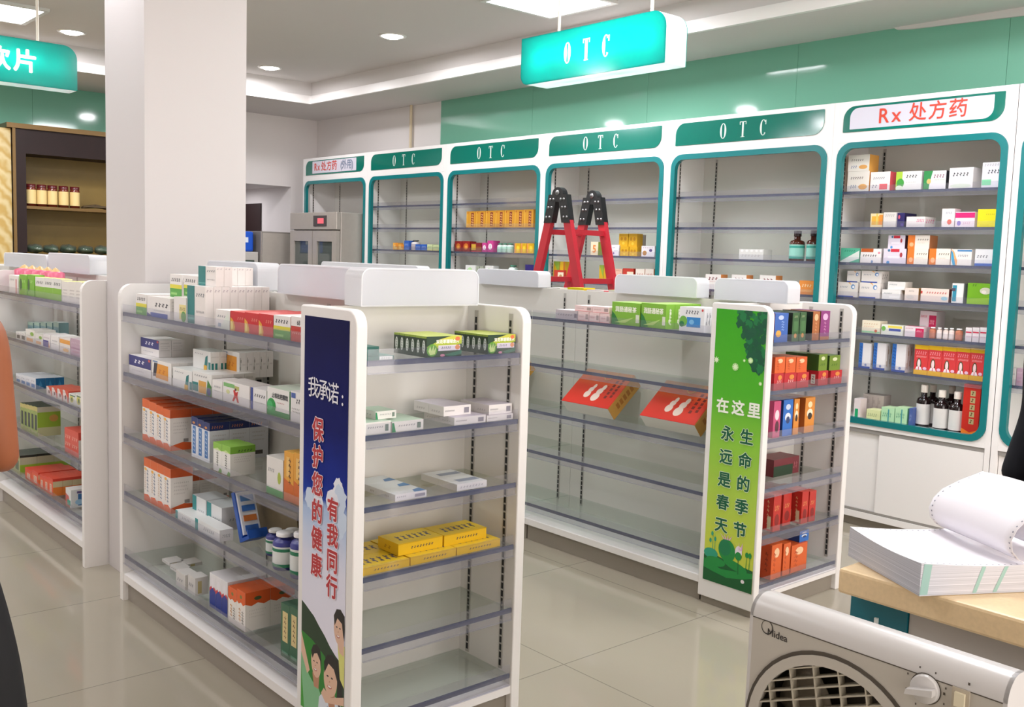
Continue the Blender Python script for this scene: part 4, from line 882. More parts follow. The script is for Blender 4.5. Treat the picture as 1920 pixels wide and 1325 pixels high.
# blue banner end
S('tdk', 'flat dark teal box', '#175c52', (tx(.1, .3, .7, .7, 5, '#4d9084'),), (), '#24695e')
S('tflat', 'flat teal box with white end', '#1f6358', (rc(.52, .1, .95, .9, '#dfe2e0'), tx(.58, .35, .88, .65, 4, '#8a9a98')), (), '#2c7468')
S('herb', 'dark green herbal lozenge box', '#24402c', (('p', [(0, .5), (.3, .75), (.75, 1), (1, 1), (1, .62), (.4, .4)], '#a9b83c'), ('p', [(.3, .82), (.7, 1), (1, 1), (1, .8)], '#c9c94a'), ('e', .155, .34, .15, .3, '#5f9a34'), ('p', [(.05, .3), (.1, .55), (.14, .3), (.2, .6), (.2, .3), (.27, .5), (.24, .15), (.1, .12)], '#c2d68a'), ('T', '双花草珊瑚含片', .6, .73, .2, '#f2f2e6'), rc(.33, .3, .96, .56, '#ded6e2'), tx(.42, .38, .7, .5, 5, '#5a5a62'), ('e', .88, .86, .07, .1, '#e0764a'), ('e', .88, .45, .07, .12, '#d88a5a'), ('p', [(.5, .1), (1, .3), (1, .12), (.7, 0)], '#2f6a52'), ('e', .45, .08, .07, .06, '#c98aa0')), (rc(0, 0, 1, 1, '#2a3f2c'), ('e', .5, .5, .26, .32, '#cfd6cf'), ('V', .5, .25, .75, 4, '#5a6a5c'), rc(0, .9, 1, 1, '#8aa23c')), '#b9c760')
S('gwf', 'flat white box with green arc', '#e0ded9', (tx(.2, .5, .75, .64, 7, '#7d7d84'), rc(.8, .2, .92, .75, '#6f7f74'), ('p', [(0, 0), (.12, 0), (.06, .9), (0, .9)], '#2f8a5a')), (tx(.2, .4, .8, .6, 4, '#b0aeb0'),), '#bcd6c0')
S('wlil', 'flat white box with lilac top', '#e4e0dd', (tx(.05, .45, .4, .6, 8, '#55535c'), rc(.75, .2, .93, .75, '#8a8790')), (tx(.2, .3, .8, .5, 4, '#c2bebc'),), '#cbc2cc')
S('wblc', 'flat white box with blue corner', '#e3e1e3', (tx(.05, .5, .35, .7, 5, '#8a8a96'), rc(.62, .25, .95, .7, '#9a96a4')), (tx(.3, .3, .6, .6, 3, '#a9998f'),), '#dcdfdf', top=('p', [(.62, .02), (.98, .02), (.98, .5), (.7, .35)], '#4a7fb0'))
S('wgre', 'flat white box with grey label', '#e3e1e1', (tx(.1, .35, .9, .65, 8, '#b0aeb4'),), (), '#dfe0e0', top=('r', .25, .3, .95, .62, '#8f97a8'))
S('yell', 'flat yellow medicine box', '#e0b51e', (('T', '', .5, .5, .2, K_), tx(.28, .42, .8, .62, 8, '#3b3a4c'), rc(0, .92, 1, 1, '#c9a016')), (tx(.3, .3, .7, .6, 2, '#b98a1a'),), '#e2c030', top=('g', .16, .25, .93, .66, 6, '#4c4a66'))
# middle gondola
S('pkf', 'flat pink-white box', '#e3c9c6', (tx(.1, .4, .55, .6, 6, '#b58a8a'), rc(.72, .25, .95, .75, '#a7938f'), rc(0, 0, 1, .08, '#cf8080')), (), '#e8d6d4')
S('gyf', 'flat grey-white box', '#b9b0b4', (tx(.1, .4, .8, .6, 6, '#8f878c'), rc(.86, .25, .98, .7, '#77717a')), (), '#d8d4d4')
S('tea', 'bright green slimming tea box', '#7fb43c', (('T', '润肠通秘茶', .5, .68, .25, '#f2f4e0'), ('p', [(0, 0), (.3, .05), (.12, .45), (0, .6)], '#2f7a3a'), ('p', [(.1, .1), (.8, .38), (.5, .12)], '#b9d67a'), rc(.86, .15, .98, .5, '#d8dcc8')), (tx(.3, .2, .7, .8, 1, '#dfe6c8'), ('V', .5, .15, .85, 5, '#e9efd6')), '#9ac65a', cat='tea box', obj='tea_box')
S('wblue', 'white box with blue window', '#e6e6e8', (tx(.25, .72, .8, .88, 5, '#6a6a72'), rc(.3, .2, .85, .6, '#3a86c8'), ('e', .5, .4, .1, .1, '#7ab6e0'), ('e', .16, .42, .16, .22, '#6fae4a'), ('e', .1, .3, .1, .12, '#2f7a4a'), ('e', .92, .9, .04, .05, '#d04a4a')), (tx(.2, .3, .8, .8, 2, '#a9aab0'),), '#ecebe9')
# green banner end
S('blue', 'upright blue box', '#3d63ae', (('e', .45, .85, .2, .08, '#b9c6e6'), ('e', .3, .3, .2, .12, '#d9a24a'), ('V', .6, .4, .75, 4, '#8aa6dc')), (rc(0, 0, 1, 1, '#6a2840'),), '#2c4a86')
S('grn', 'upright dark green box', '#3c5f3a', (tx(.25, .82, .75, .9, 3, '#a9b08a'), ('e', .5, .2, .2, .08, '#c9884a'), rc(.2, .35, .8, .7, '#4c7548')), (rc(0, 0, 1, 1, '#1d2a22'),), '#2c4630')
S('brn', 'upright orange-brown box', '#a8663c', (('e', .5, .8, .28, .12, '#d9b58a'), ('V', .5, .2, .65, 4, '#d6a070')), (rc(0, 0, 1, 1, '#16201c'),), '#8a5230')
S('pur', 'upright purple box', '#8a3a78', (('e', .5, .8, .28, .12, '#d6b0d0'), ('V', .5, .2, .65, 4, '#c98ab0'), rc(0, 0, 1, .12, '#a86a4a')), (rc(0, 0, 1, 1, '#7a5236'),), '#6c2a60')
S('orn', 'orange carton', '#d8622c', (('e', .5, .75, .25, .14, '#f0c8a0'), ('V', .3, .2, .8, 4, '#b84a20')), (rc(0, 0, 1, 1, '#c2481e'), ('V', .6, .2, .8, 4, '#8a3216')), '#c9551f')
S('gre', 'olive green carton', '#6f8a2c', (('e', .5, .75, .22, .12, '#d6dcb0'), tx(.2, .3, .8, .45, 3, '#4a6a1c')), (rc(0, 0, 1, 1, '#3a5a24'),), '#44602a')
S('red', 'small red carton with white band', '#b8262e', (tx(.3, .4, .8, .6, 3, '#e6b4b0'), ('e', .6, .75, .2, .15, '#d98a3c')), (rc(.3, .1, .7, .75, '#e0ddd0'), ('V', .5, .15, .7, 3, '#5a3030')), '#cf4a44')
S('pink', 'upright pink box', '#c8507a', (('e', .5, .62, .3, .14, '#efd6de'), ('e', .55, .3, .28, .16, '#58303c')), (), '#a83a60')
S('blu2', 'upright bright blue box', '#2f6fc4', (('e', .5, .8, .25, .08, '#c9d6ec'), ('e', .5, .52, .3, .12, '#dfe6ef'), ('e', .52, .44, .2, .1, '#2c3f70')), (rc(0, 0, 1, 1, '#1c3f7c'),), '#24549a')
S('orb', 'upright orange box with dark figure', '#d98a34', (('e', .5, .8, .22, .09, '#f0dcae'), ('e', .5, .55, .3, .13, '#efe2c8'), ('e', .52, .47, .22, .1, '#3a2c22')), (rc(0, 0, 1, 1, '#b8622a'), ('V', .5, .2, .6, 4, '#54607a')), '#c07a2c')
S('dkr', 'flat dark red box', '#7a3038', (rc(0, .0, .75, .6, '#2c4630'), tx(.78, .3, .95, .7, 2, '#b06a70')), (), '#8a3a40')
S('redt', 'red box with gold speckles', '#c03028', (tx(.2, .55, .8, .7, 3, '#e09a60'), ('e', .5, .3, .3, .16, '#8a2420')), (('V', .35, .15, .85, 6, '#e0b080'), rc(.3, .05, .75, .4, '#d8c9a4')), '#cf4638')
# far-left gondola
S('pnk', 'white box with pink flower', '#dfcdd2', (('e', .5, .35, .35, .3, '#d8607a'), tx(.2, .75, .8, .85, 3, '#b08a94')), (), '#e0d4d4')
S('wpk', 'white box with pink edge', '#e2dcd8', (rc(.7, 0, .85, .8, '#d69a9c'), tx(.1, .7, .6, .8, 4, GY)), (), '#dfe0d4')
S('lime', 'lime green box', '#6fb02c', (tx(.2, .6, .8, .75, 3, '#b4dc84'), ('e', .2, .5, .15, .3, '#2c5a2c')), (), '#8cc24a')
S('wlim', 'white and lime green box', '#e0dfda', (rc(0, 0, 1, .55, '#7db432'), tx(.15, .68, .9, .82, 4)), (), '#cfd84a')
S('wylt', 'white box with yellow top', '#e2ddd6', (tx(.15, .55, .85, .62, 4, '#b0a9a6'), tx(.15, .4, .85, .47, 4, '#b0a9a6'), tx(.15, .25, .7, .32, 4, '#b0a9a6')), (), '#e6dc4a')
S('wblk', 'white box with dark picture', '#dcd9d4', (rc(.2, .15, .9, .6, '#3a444a'), tx(.2, .75, .8, .85, 4, GY)), (), '#d4d2cc')
S('wog', 'white box with orange-green print', '#dedbd4', (rc(.1, .1, .8, .35, '#dca46a'), ('e', .7, .7, .2, .15, '#7da83c'), tx(.1, .5, .7, .58, 5, '#a9a6a0')), (), '#cdcbc2')
S('wpur', 'white box with purple panel', '#e0dcdc', (rc(0, .05, .75, .55, '#3a3288'), ('p', [(.75, .05), (.95, .05), (.8, .5)], '#d98a4a'), tx(.1, .7, .9, .8, 5, '#b09aa8')), (), '#d9d4d2')
S('worg', 'white box with orange band', '#e2d9d2', (rc(0, .62, 1, .9, '#e09a3c'), tx(.1, .3, .9, .36, 6, '#b0a59c'), ('e', .6, .2, .3, .12, '#e6b46c')), (), '#d6cdc6')
S('lil', 'lilac box', '#b89aac', (tx(.1, .7, .9, .8, 6, '#d9c4cf'), tx(.1, .4, .9, .5, 6, '#a8829a'), tx(.2, .2, .8, .28, 5, '#c86a7c')), (), '#c9b4bc')
S('wbsq', 'white box with blue square', '#d9dbe0', (rc(.1, .08, .8, .4, '#3a76b4'), tx(.1, .6, .8, .75, 2, '#a9a4ae')), (rc(0, 0, 1, 1, '#1a6494'), ('p', [(.3, .2), (.5, .8), (.7, .3)], '#3a86b4')), '#d0d3d8')
S('rw', 'white box with red top', '#e2d8d2', (('p', [(.35, 1), (1, 1), (1, 0), (.9, 0), (.75, .5)], '#d24a30'), ('e', .5, .4, .14, .2, '#6a2c24'), tx(.1, .75, .4, .82, 2, '#c9847a')), (('p', [(0, 1), (1, 1), (1, .6), (0, .3)], '#cf4630'),), '#d8583c')
S('wygr', 'white box with yellow emblem', '#dfe0d8', (('e', .4, .5, .28, .34, '#c9c46a'), ('e', .45, .48, .1, .2, '#4a6a44'), rc(.15, .8, .9, .9, '#3f6a4c')), (), '#d8dad2')
S('blk', 'green box with black spines', '#8ea05a', (rc(.25, .2, .8, .72, '#22343a'), rc(0, .85, 1, 1, '#b9ae6a'), tx(.2, .06, .8, .14, 3, '#c9b48a')), (rc(0, .3, 1, .82, '#8aa632'), rc(0, .82, 1, 1, '#b9b4a0'), rc(0, 0, 1, .3, '#b4b48a'), ('e', .7, .6, .2, .12, '#b98a44')), '#3c4634')
S('redc', 'red carton', '#cf4a3c', (tx(.1, .6, .9, .75, 3, '#e6a89a'), tx(.1, .3, .9, .45, 3, '#e0b4a4')), (('p', [(0, .7), (1, .7), (1, 0), (0, 0)], '#d8d2cc'),), '#d6503c')
S('dgr', 'pale green box with dark top', '#a9ad7c', (rc(.2, .2, .8, .7, '#5c6a58'), rc(0, .86, 1, 1, '#a09a62')), (rc(0, .1, 1, .5, '#9ab83c'), rc(0, .88, 1, 1, '#26302a'), rc(0, .5, 1, .88, '#b9b59a')), '#4a524a')
S('ror', 'red and orange carton', '#d8502c', (rc(.3, .15, .75, .65, '#dcb8a4'), ('V', .5, .2, .6, 4, '#b04a34'), rc(0, .82, 1, 1, '#d23a26')), (('p', [(0, 0), (1, 0), (1, .45), (0, .55)], '#e07a2c'), rc(0, .84, 1, 1, '#cf3c28'), rc(0, .5, 1, .84, '#c9b890')), '#d8462e')
S('wbpic', 'white box with blue picture', '#d6d8d8', (('p', [(0, 0), (.8, 0), (.6, .6), (0, .7)], '#c05a54'), rc(.3, .1, .9, .4, '#4a9a84')), (rc(.35, .1, 1, .75, '#3c6ca6'), ('e', .4, .3, .2, .15, '#9ac0dc'), rc(.3, .78, 1, .9, '#5a4a7c')), '#d9d6d2')
S('tiny', 'small coloured box at the back', '#7fa3a8', (tx(.15, .3, .85, .6, 3, '#3c6a84'), rc(0, .75, 1, 1, '#a9c4b4')), (), '#a4b8b4')
S('ybot', 'pink-bodied cone bottle', '', kind='bottle', body='#d2607c', label='#dd8098', cap='#c9a46c', cat='bottle', obj='cosmetic_bottle', cone=True, glassy=False)
# wall cabinets
S('ochr', 'ochre carton with dark red text strip', '#c98f2c', (rc(.5, .1, .78, .9, '#7a2c1c'), ('V', .64, .14, .86, 5, '#e0b070'), ('e', .12, .9, .08, .05, '#a8341c'), rc(0, 0, .12, 1, '#d8a43c')), (), '#d6a244')
S('rgold', 'red box with golden emblem', '#8f1c1e', (('e', .5, .5, .33, .3, '#c9702c'), ('e', .5, .45, .16, .15, '#e0a04a')), (), '#6a1416')
S('yrd', 'dark red box with yellow panel', '#7c2028', (rc(.0, .2, .45, .85, '#c9a23c'), rc(.5, .1, 1, .6, '#8a4a2c'), rc(0, 0, 1, .1, '#d0465a')), (), '#3c1418')
S('pkb', 'pink and white box', '#c2418a', (('e', .5, .5, .32, .26, '#e9dfe4'), ('V', .5, .35, .65, 3, '#8a5a74')), (), '#c24a94')
S('gsm', 'small green and white bottle', '', kind='bottle', body='#cfe0d8', label='#a9cfc0', cap='#2c7a5c', cat='bottle', obj='medicine_bottle', glassy=False)
S('ylw', 'yellow box', '#dcae1c', (('e', .6, .45, .2, .3, '#f0cf3c'), rc(0, 0, .2, 1, '#e0904a'), tx(.3, .8, .9, .9, 4, '#b07a1c')), (), '#c9a43c')
S('wleaf', 'white box with green leaf', '#dcdedc', (('e', .3, .35, .26, .28, '#3ca84a'), ('e', .18, .3, .12, .2, '#1f7a3c'), ('e', .45, .6, .2, .2, '#b4dca4')), (), '#d9dcd9')
S('ggy', 'grey-green box', '#a4ab9a', (('V', .5, .1, .9, 5, '#6a7a64'),), (), '#b0b4a4')
S('purb', 'navy and white box', '#e0dee4', (rc(0, .55, 1, 1, '#2c2470'), tx(.1, .3, .9, .42, 5, '#8a86a4')), (), '#241c5c')
S('smor', 'small orange-yellow box', '#dfa44a', (('e', .5, .4, .3, .3, '#e0c07a'), rc(.5, .4, 1, 1, '#d8882c')), (), '#cf9a5c')
S('smbl', 'small blue box', '#2f5fb4', (tx(.1, .5, .9, .7, 4, '#9ab4e0'), rc(0, 0, 1, .25, '#4a7ac4')), (), '#5a6ab8')
S('smwg', 'small pale green box', '#c9d6a4', (tx(.15, .5, .85, .7, 4, '#7a9a5c'), rc(0, 0, 1, .25, '#e0dc94')), (), '#d0d9b4')
S('smwh', 'small white bottle', '', kind='bottle', body='#d8d4d0', label='#b0a8ac', cap='#2c2c34', cat='bottle', obj='medicine_bottle', glassy=False)
S('fivb', 'cream box with orange figure five', '#e0d2b4', (('T', '5', .5, .45, .75, '#d8823c'),), (rc(0, 0, 1, 1, '#8a9a3c'),), '#d9c9a0')
S('ygrid', 'yellow box with round window', '#d0a018', (('e', .3, .6, .14, .14, '#b07a14'), ('e', .7, .6, .14, .14, '#b07a14'), ('e', .5, .25, .14, .12, '#e0bc3c')), (), '#dcb83c')
S('wflo', 'white box with brown flower print', '#e0dce0', (('e', .25, .35, .16, .22, '#b07a3c'), ('e', .7, .6, .12, .14, '#5a4a7c'), tx(.1, .8, .9, .88, 5, '#a98a94')), (), '#7a4a30')
S('wdot', 'white box with scattered marks', '#dfdde4', (tx(.1, .7, .5, .8, 3, '#5a5a68'), ('e', .3, .25, .1, .1, '#7a4a9a'), tx(.3, .45, .9, .52, 4, '#8a92a4')), (), '#d6d6da')
S('ygw', 'yellow and green box', '#c9a41c', (('p', [(0, 1), (.5, .3), (.6, 1)], '#8aa83c'), rc(.85, 0, 1, 1, '#b06a1c'), rc(.5, 0, .55, 1, '#8a6a1c')), (), '#b49a2c')
S('rdw', 'red and cream box', '#b8382c', (rc(.4, 0, 1, .8, '#e0d4bc'), ('e', .7, .4, .16, .2, '#b08a5c')), (), '#b8483c')
S('pchw', 'pink peach box with stripes', '#dfb4a0', (rc(.1, .1, .25, .8, '#e6d0c0'), rc(.7, .1, .9, .7, '#8a7aa0'), tx(.2, .85, .8, .93, 4, '#b06a54')), (), '#e0c0b0')
S('wrt', 'cream box with red lettering', '#e4dcd0', (tx(.15, .35, .9, .75, 4, '#b05a50'),), (rc(0, 0, 1, 1, '#d98a4a'),), '#d9cfc0')
S('wtxt', 'white box with dark red characters', '#e0dcd8', (tx(.2, .62, .85, .82, 3, '#7a3a40'), tx(.3, .5, .8, .55, 6, '#c08a8c')), (rc(0, 0, 1, 1, '#d98a4a'),), '#c9b49a')
S('ora6', 'orange box with pale band', '#df8a3c', (tx(.2, .55, .9, .75, 4, '#f0d8b0'), rc(.1, .2, .9, .35, '#e6a45c')), (), '#c9762c')
S('clr', 'clear plastic bottle pack', '', kind='box', cat='bottle pack', obj='bottle_pack')
STY['clr'].update(base='#d2d2ce', F=(('e', .12, .85, .06, .12, '#e6e6e4'), ('e', .32, .85, .06, .12, '#e6e6e4'), ('e', .52, .85, .06, .12, '#e6e6e4'), ('e', .72, .85, .06, .12, '#e6e6e4'), ('e', .9, .85, .06, .12, '#e6e6e4'), tx(.1, .3, .9, .5, 6, '#bdb8b4')), T='#d8d8d4')
S('brnb', 'large brown glass bottle with turquoise label', '', kind='bottle', body='#4a1f12', label='#8fc9bc', cap='#2a1410', cat='bottle', obj='medicine_bottle', lab2='#2f9a8a', glassy=True, neck=.3)
S('drkb', 'black medicine bottle with white label', '', kind='bottle', body='#1a0f10', label='#d9d6d2', cap='#e4dcd0', cat='bottle', obj='medicine_bottle', glassy=True, neck=.28)
S('o1', 'white box with orange print', '#e6dfd6', (tx(.15, .62, .75, .74, 6, '#7a6a6a'), tx(.15, .18, .45, .36, 3, '#7d84a0'), ('e', .72, .25, .2, .13, '#e0a45c')), (rc(0, 0, 1, 1, '#e0a44a'),), '#e9dcc4')
S('o2', 'white box with red print', '#e6e0dd', (tx(.15, .62, .75, .74, 6, '#7a7a84'), tx(.1, .18, .4, .36, 2, '#7d7d8a'), rc(.48, .1, .88, .38, '#dc5f66')), (rc(0, 0, 1, 1, '#d8545c'),), '#e4cfcc')
S('o3', 'white box with lime corner', '#e4e2de', (rc(0, 0, .25, 1, '#a8c83c'), ('e', .18, .4, .15, .24, '#3f9a3c'), ('e', .12, .12, .14, .14, '#dfe4d0'), tx(.4, .66, .85, .82, 4), tx(.4, .4, .8, .46, 6, '#b5b2b0')), (), '#e0e0da')
S('o4', 'white box with dark green corner', '#e2dfe2', (('p', [(0, 0), (.25, 0), (.28, .4), (.4, 1), (0, 1)], '#2f8a4a'), ('e', .24, .45, .1, .14, '#c9b46c'), tx(.45, .62, .95, .82, 4, '#8a5a6c'), tx(.5, .5, .95, .54, 6, '#7da83c')), (rc(0, 0, 1, 1, '#23242c'),), '#dcdad8')
S('o5', 'white box with black heading', '#e6e2e2', (tx(.15, .6, .85, .78, 5), ('e', .5, .15, .45, .1, '#d3dccb')), (), '#e2dedc')
S('o6', 'white box with green patch', '#dcdbe0', (tx(.3, .56, .95, .72, 4), rc(.02, .12, .5, .34, '#7ccc9c'), tx(.1, .85, .9, .95, 6, '#b5b2b8')), (), '#dedede')
S('p1', 'small orange and cream box', '#e6d0a0', (rc(.1, .2, .9, .8, '#e0a838'), rc(.7, .2, 1, .9, '#e08a2c'), rc(.45, .2, .6, 1, '#d8c060')), (), '#e4c890')
S('p2', 'grey-white box with embossed text', '#d4d0ca', (tx(.15, .7, .9, .88, 5, '#a9a39e'),), (), '#d9d6d2')
S('p3', 'navy box with pink emblem', '#231a5c', (('e', .25, .72, .14, .14, '#d85a6c'), rc(.5, .1, .9, .3, '#4a3a8c')), (rc(0, 0, 1, 1, '#1c1648'),), '#241c4c')
S('p4', 'flat white box with pink letters', '#e0dad6', (tx(.55, .5, .98, .8, 5, '#d8608a'),), (tx(.1, .4, .9, .8, 4, '#d87a9c'),), '#e4dede')
S('p5', 'white box with grey heading', '#e4dcda', (tx(.3, .72, .8, .84, 4, '#8a92a8'), ('e', .62, .3, .18, .14, '#dc6a5c')), (), '#e0dad8')
S('p6', 'magenta-topped white box', '#e3d6dc', (rc(0, .62, 1, .95, '#cf2070'), ('e', .2, .28, .1, .16, '#8a7ac0'), tx(.4, .2, .8, .34, 4, '#d0a0b8')), (), '#cf5a94')
S('p7', 'bright yellow box', '#e6d810', (tx(.4, .68, .85, .76, 5, '#b0a814'), tx(.15, .1, .6, .18, 6, '#c9bc10')), (), '#ece04a')
S('q1', 'green box with white sweep', '#57b494', (('p', [(0, .1), (1, .85), (1, .3), (.4, 0), (0, 0)], '#e2e8e2'), tx(.2, .75, .8, .88, 5, '#2a8a6a')), (), '#7cc4a8')
S('q2', 'white box with brown-orange heading', '#e6e0de', (rc(.02, .76, .62, 1, '#b8541c'), tx(.12, .46, .82, .6, 6), ('e', .9, .72, .06, .08, '#dc8a9a'), ('e', .58, .12, .05, .1, '#6a8ab8')), (), '#c9702c')
S('q3', 'lilac-white box with red heading', '#d9d0dc', (rc(.32, .78, .7, .98, '#c9283c'), ('e', .24, .88, .06, .09, '#4a7a9a'), rc(.2, .35, .7, .5, '#e6dfe8'), ('e', .78, .6, .06, .16, '#a83a44'), ('e', .22, .1, .07, .1, '#4a8ac4')), (rc(0, 0, 1, 1, '#5a3a48'),), '#cfc9d2')
S('q4', 'white box with bold orange end', '#e8e0d4', (rc(0, 0, .33, 1, '#e07828'), ('e', .18, .3, .1, .16, '#eeb080'), tx(.45, .62, .98, .74, 5, '#7a7468'), tx(.45, .4, .8, .46, 5, '#c9b8a8')), (rc(0, 0, 1, 1, '#a8683c'),), '#e4d6c0')
S('q5', 'white box with blue-orange arc', '#e6e0da', (('p', [(0, .9), (.12, .8), (.28, 0), (.12, 0), (.02, .4)], '#3a9ac4'), ('p', [(0, 1), (.14, .86), (.32, .3), (.3, .0), (.25, 0), (.1, .75)], '#eba86c'), tx(.35, .55, .85, .68, 6, '#7d7d86'), rc(.3, .86, 1, .96, '#4a84b8')), (), '#dde0e4')
S('q6', 'white box with blue foot line', '#dedee0', (rc(0, .0, 1, .18, '#3a62b4'), tx(.1, .5, .7, .66, 4, '#6a6a72')), (), '#c9d2e0')
S('s1', 'cream box with blue swirl emblem', '#dfd8d2', (rc(0, 0, .8, .1, '#2c4aa0'), ('e', .76, .72, .1, .16, '#5a86b8'), ('e', .78, .7, .06, .09, '#e6e6ea'), tx(.1, .62, .5, .74, 5, '#7a8490'), ('p', [(.5, 1), (.7, .8), (.6, 1)], '#e0a45c')), (tx(.1, .3, .9, .8, 3, '#a9a29c'),), '#5c605c')
S('s2', 'flat white medicine box', '#e2e0dc', (tx(.1, .55, .55, .7, 6, '#6a7880'), rc(.4, .15, .95, .4, '#f0eeea')), (), '#d0cecc')
S('s3', 'beige-white box', '#e0d2c8', (tx(.3, .72, .7, .82, 4, '#7a6a64'), ('e', .4, .3, .3, .15, '#d0c8c0')), (rc(0, 0, 1, 1, '#b88a4c'),), '#c9a46c')
S('s4', 'long cream box with red dotted heading', '#e2d2c8', (tx(.2, .62, .95, .76, 8, '#c0443c'), rc(0, .6, .06, .8, '#c0443c'), ('e', .85, .3, .12, .14, '#9ac0d0')), (rc(0, 0, 1, 1, '#6a3030'),), '#d6c4b4')
S('s5', 'white tube with blue cap stripe', '#dfdedb', (rc(.05, .1, .4, .9, '#2f8aa4'), rc(.0, .6, .3, .75, '#4a4a5c'), rc(.5, .05, .9, .95, '#ece8e4')), (rc(0, 0, 1, 1, '#8a8a94'),), '#c9cccf')
S('s6', 'bright green box with flower', '#6fa81c', (('e', .78, .65, .24, .16, '#c9c8b0'), ('e', .7, .6, .1, .08, '#e0d8d0'), ('p', [(0, 0), (1, 0), (1, .35), (0, .25)], '#8fbc2c'), tx(.2, .85, .4, .95, 2, '#3f6a14')), (), '#7cae2c')
S('t1', 'pale yellow box with green foot', '#e6dcc4', (rc(0, .05, 1, .18, '#9ad0a0'), tx(.1, .7, .9, .8, 6, '#cfae8a'), tx(.1, .5, .7, .58, 5, '#e0b09c'), ('e', .78, .22, .08, .12, '#c9603c')), (), '#dfd8c6')
S('t2', 'white box with navy strip', '#dfe0d4', (rc(.35, .4, .9, .64, '#2f449a'), ('e', .08, .6, .1, .24, '#6fae4c'), rc(.3, .7, .95, .92, '#e4d25c')), (), '#d8d8c4')
S('t3', 'white box with crimson end', '#e0d4d8', (rc(.56, .0, 1, .85, '#c41f54'), tx(.62, .5, .9, .68, 4, '#eab0c0'), tx(.05, .75, .45, .85, 5, '#c0606c'), tx(.05, .4, .4, .46, 5, '#a9c4b4')), (), '#d46a8a')
S('t4', 'small white-capped pill bottle', '', kind='bottle', body='#d8c4bc', label='#e2d6d2', cap='#eceae8', cat='bottle', obj='pill_bottle', glassy=False)
S('t5', 'small brown pill bottle with white cap', '', kind='bottle', body='#b06a4c', label='#b8745c', cap='#eceae8', cat='bottle', obj='pill_bottle', glassy=False)
S('t6', 'white box with red line heading', '#dcd2d6', (rc(.05, .62, .95, .72, '#c4304c'), tx(.1, .3, .9, .42, 5, '#d8a4b4'), rc(0, .85, 1, 1, '#e6e0e0')), (), '#d0b0b8')
S('u1', 'tall white box with blue edge', '#dcd9da', (rc(0, .0, .3, 1, '#2f68b4'), ('V', .15, .1, .9, 7, '#1f4a8a'), rc(0, 0, 1, .08, '#2c4a9a'), ('e', .62, .14, .1, .05, '#7a8ab4')), (tx(.15, .1, .85, .9, 2, '#b8a498'),), '#c9c6c4')
S('u2', 'red carton with yellow bands and doctor figure', '#cf3a3c', (rc(0, .86, 1, 1, '#e6b81c'), rc(0, 0, 1, .16, '#e6b01c'), tx(.1, .68, .9, .80, 5, '#e89098'), tx(.15, .58, .9, .64, 8, '#f0b0b0'), ('e', .36, .36, .18, .2, '#4a4a2c'), ('e', .36, .38, .11, .14, '#eecfd0'), ('p', [(.12, .16), (.2, .26), (.36, .28), (.52, .26), (.62, .16)], '#f0e0e4'), rc(.33, .16, .39, .27, '#c04a5c'), ('e', .8, .22, .14, .05, '#e0b8d0')), (rc(0, .86, 1, 1, '#c9a01c'),), '#8a6a3c')
S('v1', 'clear-grey carton behind others', '#b4a8a4', (tx(.1, .2, .9, .9, 3, '#a49894'),), (), '#a89c98')
S('v2', 'white carton with green square', '#e0d2d2', (rc(.2, .1, .7, .5, '#1fa468'),), (), '#dcd2d2')
S('v3', 'pale green flat box', '#b4dcb0', (tx(.1, .4, .8, .7, 5, '#6aa884'), rc(.5, .1, .6, .9, '#4a9a9a')), (rc(0, 0, 1, 1, '#7cbc94'),), '#c4e4b4')
S('v4', 'pale yellow flat box', '#d9dca4', (tx(.1, .4, .8, .7, 5, '#a9b484'),), (), '#e0e4b0')
S('v5', 'small blue-grey box', '#4a5f9a', (tx(.2, .3, .8, .7, 3, '#8a9ac4'),), (), '#6a7ab0')
S('w1', 'tall red box with gold plaques', '#c4281c', tuple(('r', .42, .24+.135*k, .72, .345+.135*k, '#b8a878') for k in range(5))+tuple(tx(.48, .26+.135*k, .68, .33+.135*k, 1, '#5a3a1c') for k in range(5))+(('p', [(0, .02), (1, .02), (1, .14), (.5, .08), (0, .15)], '#e07a24'),), (), '#a8201c')

